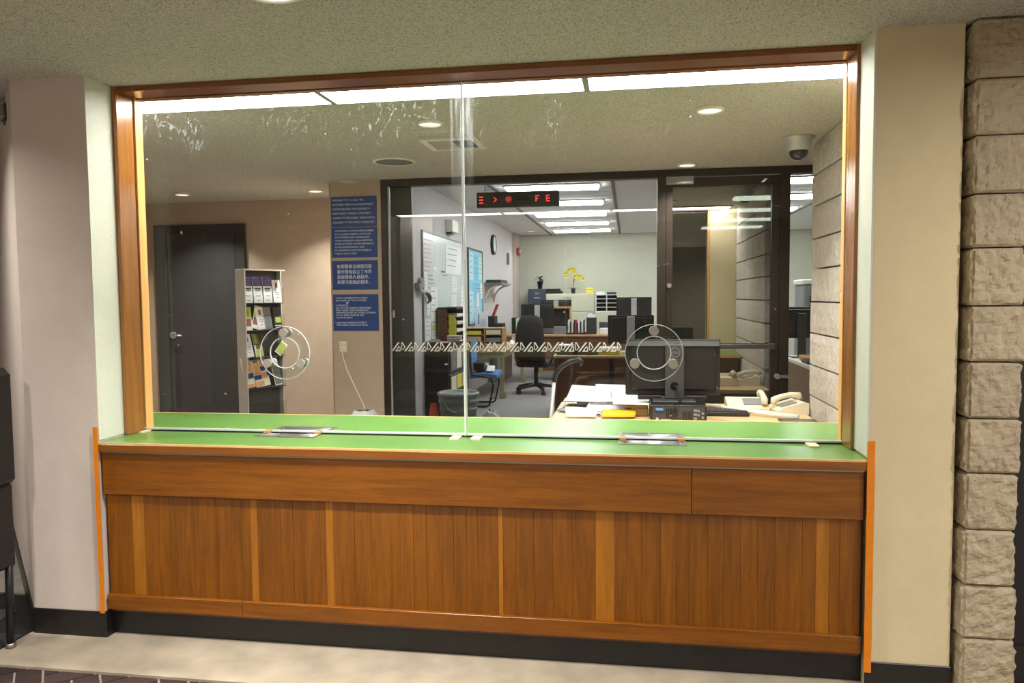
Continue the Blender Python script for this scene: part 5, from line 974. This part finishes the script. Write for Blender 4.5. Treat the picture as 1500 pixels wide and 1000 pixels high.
# middle desk
mz = 0.84
mdk = thing('workstation_desk', 'long brown workstation desk across the middle of the office', 'desk', (-0.85, 10.9, 0))
obj('desk_top', M().box(-2.30, 0.75, 10.5, 11.45, mz - 0.035, mz, c=0.004), 'desk_edge', mdk)
for x in (-2.28, -1.20, -0.76, 0.0, 0.70): obj('upright', M().box(x, x + 0.04, 10.53, 11.4, 0, mz - 0.035), 'desk_wood', mdk)
for a, b2, zlo in ((-1.16, -0.76, 0.18), (-0.72, 0.0, 0.05), (0.04, 0.70, 0.05), (-1.55, -1.20, 0.18)): obj('modesty_panel', M().box(a, b2, 10.56, 10.58, zlo, mz - 0.035), 'desk_wood', mdk)
monitor('black monitor behind the swivel chair', -1.69, 11.0, mz, 0.62, 0.93, 1.385, bright=True)
tag(obj('desk_organizer', M().box(-2.15, -2.09, 10.8, 11.1, mz, mz + 0.30, c=0.004), 'black'), 'slim black box left of the monitor behind the swivel chair', 'box')
tag(obj('binder', M().box(-2.07, -2.035, 10.8, 11.1, mz, mz + 0.28, c=0.003), 'paper_green'), 'pale binder beside the slim black box', 'binder')
tag(obj('desk_phone', M().prism([(10.6, mz), (10.8, mz), (10.8, mz + 0.09), (10.76, mz + 0.11), (10.62, mz + 0.04)], -1.54, -1.36, 'x'), 'black'), 'black desk phone right of the swivel chair', 'phone')
tag(obj('paper_cube', M().box(-1.345, -1.125, 10.58, 10.8, mz, mz + 0.135, c=0.004), 'grey'), 'grey paper holder on the workstation desk', 'paper holder')
uf = thing('file_sorter', 'black step file sorter with upright white papers', 'sorter', (-0.94, 10.7, mz))
obj('base', M().box(-1.12, -0.76, 10.55, 10.85, mz, mz + 0.03, c=0.003), 'black', uf)
for k in range(6): obj('wire_divider', M().box(-1.10 + k * 0.06, -1.092 + k * 0.06, 10.58, 10.82, mz + 0.03, mz + 0.20 + 0.03 * (k % 3)), 'mesh_black', uf)
for k, (x, kk, lb) in enumerate(((-1.085, 'paper', 'leftmost white file in the black step sorter'), (-1.02, 'paper_cream', 'cream file in the black step sorter'), (-0.96, 'red', 'red file in the black step sorter'), (-0.90, 'paper', 'white file right of the red one in the step sorter'), (-0.84, 'paper', 'rightmost white file in the black step sorter'))):
    tag(obj('file_folder', M().box(x, x + 0.03, 10.6, 10.8, mz + 0.0305, mz + 0.26 - 0.03 * (k % 2), c=0.001), kk), lb, 'folder', 'files in the step sorter')
mf = thing('magazine_file', 'tall black mesh magazine file full of papers', 'magazine file', (-0.66, 10.7, mz))
obj('box', M().box(-0.75, -0.74, 10.6, 10.85, mz, mz + 0.30).box(-0.585, -0.575, 10.6, 10.85, mz, mz + 0.30).box(-0.74, -0.585, 10.6, 10.61, mz, mz + 0.30).box(-0.74, -0.585, 10.84, 10.85, mz, mz + 0.30).box(-0.74, -0.585, 10.61, 10.84, mz, mz + 0.01), 'mesh_black', mf)
tag(obj('paper_stack', M().box(-0.725, -0.66, 10.62, 10.83, mz + 0.0105, mz + 0.365, c=0.002).box(-0.66, -0.60, 10.62, 10.83, mz + 0.0105, mz + 0.345, c=0.002), 'paper'), 'white papers standing in the mesh magazine file', 'paper')
tag(obj('paper_stack', M().box(-0.52, -0.30, 10.7, 11.0, mz, mz + 0.10, c=0.003), 'paper'), 'white paper stack right of the magazine file', 'paper')
tag(obj('stapled_box', M().box(-0.54, -0.34, 11.05, 11.3, mz, mz + 0.20, c=0.004), 'dark_grey'), 'dark grey box behind the white paper stack', 'box')
mr = monitor('black monitor with round emblem at the rear right of the office', 0.10, 11.0, mz, 0.64, 1.16, 1.50, bright=True)
logo(mr, -0.0, -0.052, 0.615, 0.03)
# back row
bd = thing('credenza', 'tan rear desk with small hutch behind the workstation', 'desk', (-1.4, 12.2, 0))
obj('desk_top', M().box(-1.80, -0.75, 11.9, 12.5, 0.80, 0.84), 'desk_tan', bd); obj('side', M().box(-1.79, -1.76, 11.92, 12.48, 0, 0.80), 'desk_tan', bd); obj('side', M().box(-0.79, -0.76, 11.92, 12.48, 0, 0.80), 'desk_tan', bd)
hb = thing('desk_hutch', 'small open wooden hutch on the rear desk', 'shelf', (-1.35, 12.1, 0.84))
obj('side', M().box(-1.55, -1.53, 11.95, 12.2, 0.8405, 1.29), 'oak', hb); obj('side', M().box(-1.16, -1.14, 11.95, 12.2, 0.8405, 1.29), 'oak', hb); obj('top', M().box(-1.56, -1.13, 11.94, 12.2, 1.29, 1.325), 'oak', hb); obj('back', M().box(-1.53, -1.16, 12.19, 12.2, 0.8405, 1.29), 'dark_wall', hb)
monitor('second black monitor behind the one at the swivel chair', -1.46, 12.32, 0.84, 0.62, 1.13, 1.46, bright=True)
bf = thing('blue_file_cabinet', 'tall dark blue file cabinet in the office corner', 'cabinet', (-2.0, 13.75, 0))
obj('carcass', M().box(-2.19, -1.80, 13.5, 14.05, 0, 1.70, c=0.004), 'blue_metal', bf)
for k in range(5):
    dr = obj('drawer', M().box(-2.175, -1.815, 13.485, 13.5, 0.05 + k * 0.33, 0.36 + k * 0.33, c=0.004), 'blue_metal', bf)
    obj('handle', M().box(-2.06, -1.93, 13.468, 13.485, 0.17 + k * 0.33, 0.19 + k * 0.33), 'silver', dr); obj('label_holder', M().box(-2.04, -1.95, 13.478, 13.485, 0.255 + k * 0.33, 0.305 + k * 0.33), 'grey', dr)
lf = thing('lateral_file_cabinet', 'wide cream lateral file cabinet against the back wall', 'cabinet', (-1.26, 13.75, 0))
obj('carcass', M().box(-1.795, -0.73, 13.5, 14.05, 0, 1.59, c=0.004), 'cream_metal', lf)
for k in range(4):
    dr = obj('drawer', M().box(-1.775, -0.75, 13.482, 13.5, 0.05 + k * 0.382, 0.42 + k * 0.382, c=0.005), 'cream_metal', lf)
    for x in ((-1.30,) if k else (-1.30,)): obj('handle', M().box(x - 0.10, x + 0.08, 13.464, 13.482, 0.345 + k * 0.382, 0.375 + k * 0.382), 'silver', dr)
def plant_pot(name, label, x, y, z, r0, r1, h): 
    t = thing(name, label, 'plant', (x, y, z)); obj('pot', M().lathe([(r0, 0), (r1, h * 0.9), (r1 + 0.006, h * 0.9), (r1 + 0.006, h), (r1 - 0.01, h), (r1 - 0.012, h * 0.85), (0.001, h * 0.85)], n=20), 'pot', t, world=False); return t
pp = plant_pot('potted_plant', 'spiky green plant in dark pot on the blue cabinet', -1.95, 13.7, 1.70, 0.045, 0.065, 0.17)
for k in range(14):
    a = k * 2.4; ln = 0.12 + 0.07 * random.random(); up = 0.05 + 0.16 * random.random()
    def lf_(u, v, a=a, ln=ln, up=up):
        w_ = 0.018 * math.sin(min(1, u * 1.0 + 0.12) * 3.0); p = Vector((math.cos(a) * ln * u, math.sin(a) * ln * u, 0.16 + 0.05 + up * u - 0.14 * u * u)); return p + Vector((-math.sin(a), math.cos(a), 0)) * w_ * (v - 0.5) * 2
    obj('leaf', M().sheet(lf_, 5, 1, 0.002), 'leaf', pp, world=False)
obj('stem', M().cyl((0, 0, 0.14), (0, 0, 0.25), 0.02, 0.014, n=8), 'leaf', pp, world=False)
oc_ = plant_pot('orchid', 'yellow orchid in dark pot on the cream cabinet', -1.21, 13.7, 1.59, 0.045, 0.05, 0.11)
for pts in ([(0, 0, 0.09), (0.01, 0, 0.25), (0.03, 0, 0.40), (0.0, 0, 0.50), (-0.08, 0, 0.53), (-0.13, 0, 0.47)], [(0, 0, 0.09), (0.01, 0.01, 0.24), (0.04, 0.01, 0.33), (0.12, 0.01, 0.36), (0.17, 0.01, 0.33)]): obj('stem', M().tube(pts, 0.006, 6), 'leaf', oc_, world=False)
for a in (0.3, 2.7, 4.2, 5.6):
    def l2(u, v, a=a): return Vector((math.cos(a) * 0.14 * u, math.sin(a) * 0.10 * u, 0.11 + 0.06 * u - 0.06 * u * u)) + Vector((-math.sin(a), math.cos(a), 0)) * 0.035 * math.sin(u * 3.0 + 0.1) * (v - 0.5)
    obj('leaf', M().sheet(l2, 5, 2, 0.003), 'leaf', oc_, world=False)
for (x, z_) in ((-0.15, 0.44), (-0.10, 0.50), (-0.05, 0.54), (0.01, 0.53), (-0.14, 0.38), (0.06, 0.36), (0.11, 0.39), (0.16, 0.36), (0.19, 0.32), (0.03, 0.47)):
    m = M()
    for k in range(5):
        a = k * 1.2566 + 0.3
        def pf(u, v, a=a, x=x, z_=z_): return Vector((x + math.cos(a) * 0.05 * u - math.sin(a) * 0.026 * math.sin(u * 2.9) * (v - 0.5) * 2, -0.02 - 0.012 * u, z_ + math.sin(a) * 0.05 * u + math.cos(a) * 0.026 * math.sin(u * 2.9) * (v - 0.5) * 2))
        m.sheet(pf, 3, 1, 0.002)
    obj('flower', m, 'petal', oc_, world=False)
tag(obj('tissue_box', M().box(-0.93, -0.76, 13.6, 13.75, 1.5905, 1.66, c=0.006).box(-0.925, -0.765, 13.61, 13.74, 1.66, 1.715, c=0.02), 'petal'), 'small pale yellow box on the cream cabinet', 'box')
bt = thing('black_tray', 'stack of flat black trays beside the blue cabinet', 'tray', (-1.62, 13.7, 1.59))
obj('tray_body', M().box(-1.78, -1.45, 13.55, 13.85, 1.5905, 1.65, c=0.004), 'black', bt); obj('tray_lid', M().box(-1.78, -1.50, 13.56, 13.84, 1.652, 1.70, c=0.004), 'dark_wall', bt)
tw = thing('cream_cabinet', 'low cream cabinet under the white paper sorter', 'cabinet', (-0.4, 13.6, 0))
obj('carcass', M().box(-0.715, 0.30, 13.3, 14.0, 0, 1.19, c=0.004), 'cream_metal', tw); obj('door', M().box(-0.70, -0.22, 13.285, 13.3, 0.05, 1.16, c=0.004), 'cream_metal', tw); obj('door', M().box(-0.20, 0.285, 13.285, 13.3, 0.05, 1.16, c=0.004), 'cream_metal', tw)
ws2 = thing('literature_sorter', 'white two column paper sorter on the low cream cabinet', 'sorter', (-0.46, 13.5, 1.19))
for x in (-0.705, -0.475, -0.245): obj('upright', M().box(x, x + 0.014, 13.32, 13.65, 1.1905, 1.55), 'paper', ws2)
for z_ in (1.1905, 1.28, 1.37, 1.46, 1.545): obj('shelf', M().box(-0.691, -0.245, 13.32, 13.65, z_, z_ + 0.012), 'paper', ws2)
obj('back', M().box(-0.705, -0.231, 13.65, 13.66, 1.1905, 1.557), 'dark_wall', ws2)
tag(obj('paper_stack', M().box(-0.69, -0.50, 13.35, 13.6, 1.558, 1.60, c=0.003).box(-0.68, -0.52, 13.36, 13.58, 1.60, 1.625, c=0.003), 'paper'), 'white papers stacked on the left of the white sorter', 'paper')
tag(obj('letter_tray', M().box(-0.46, -0.26, 13.35, 13.6, 1.558, 1.61, c=0.003), 'dark_grey'), 'dark tray on the right of the white sorter', 'tray')
tag(obj('letter_tray', M().box(-0.15, 0.20, 13.4, 13.7, 1.1905, 1.26, c=0.003), 'dark_grey'), 'dark tray right of the white sorter on the cream cabinet', 'tray')

# ---------------------------------------------------------------- office behind the right sidelight
rd = thing('side_desk', 'brown desk with pale trim seen through the right sidelight', 'desk', (2.4, 6.0, 0))
obj('end_panel', M().box(1.955, 1.975, 5.02, 7.08, 0.02, 0.70), 'tan_panel', rd)
obj('edge_trim', M().box(1.948, 1.98, 7.05, 7.09, 0.0, 0.70).box(1.948, 1.98, 5.0, 5.03, 0, 0.70), 'paper_cream', rd)
obj('desk_top', M().box(1.945, 3.0, 5.0, 7.1, 0.70, 0.74, c=0.004), 'paper_cream', rd)
obj('far_panel', M().box(2.96, 2.99, 5.02, 7.08, 0, 0.70), 'tan_panel', rd)
monitor('dark monitor on the desk behind the right sidelight', 2.12, 6.75, 0.74, 0.56, 0.98, 1.37)
tag(obj('folder', M().prism([(2.0, 6.1), (2.40, 6.0), (2.5, 6.5), (2.05, 6.55)], 0.7405, 0.79), 'brown_paper'), 'brown folder on the desk behind the right sidelight', 'folder')
tag(obj('paper_stack', M().box(2.0, 2.3, 5.55, 5.95, 0.7405, 0.775, c=0.002), 'paper'), 'white papers in front of the brown folder', 'paper')
tag(obj('stapler', M().box(1.97, 2.03, 5.75, 6.05, 0.7755, 0.81, c=0.01), 'black'), 'black stapler at the left edge of the side desk', 'stapler')
bpy.data.objects[[o.name for o in bpy.data.objects if o.get('label', '').startswith('black stapler')][0]].location.z = 0.7405
bpy.data.objects[[o.name for o in bpy.data.objects if o.get('label', '').startswith('white papers in front')][0]].location.x += 0.06
cpm = thing('tall_printer', 'tall grey printer beyond the dark monitor at right', 'printer', (2.75, 8.2, 0))
obj('body', M().box(2.42, 3.1, 8.0, 8.6, 0, 1.66, c=0.02), 'grey', cpm); obj('lid', M().box(2.40, 3.12, 7.98, 8.62, 1.66, 1.73, c=0.012), 'trim_white', cpm); obj('panel', M().box(2.5, 2.9, 7.985, 8.0, 1.1, 1.5), 'dark_grey', cpm)
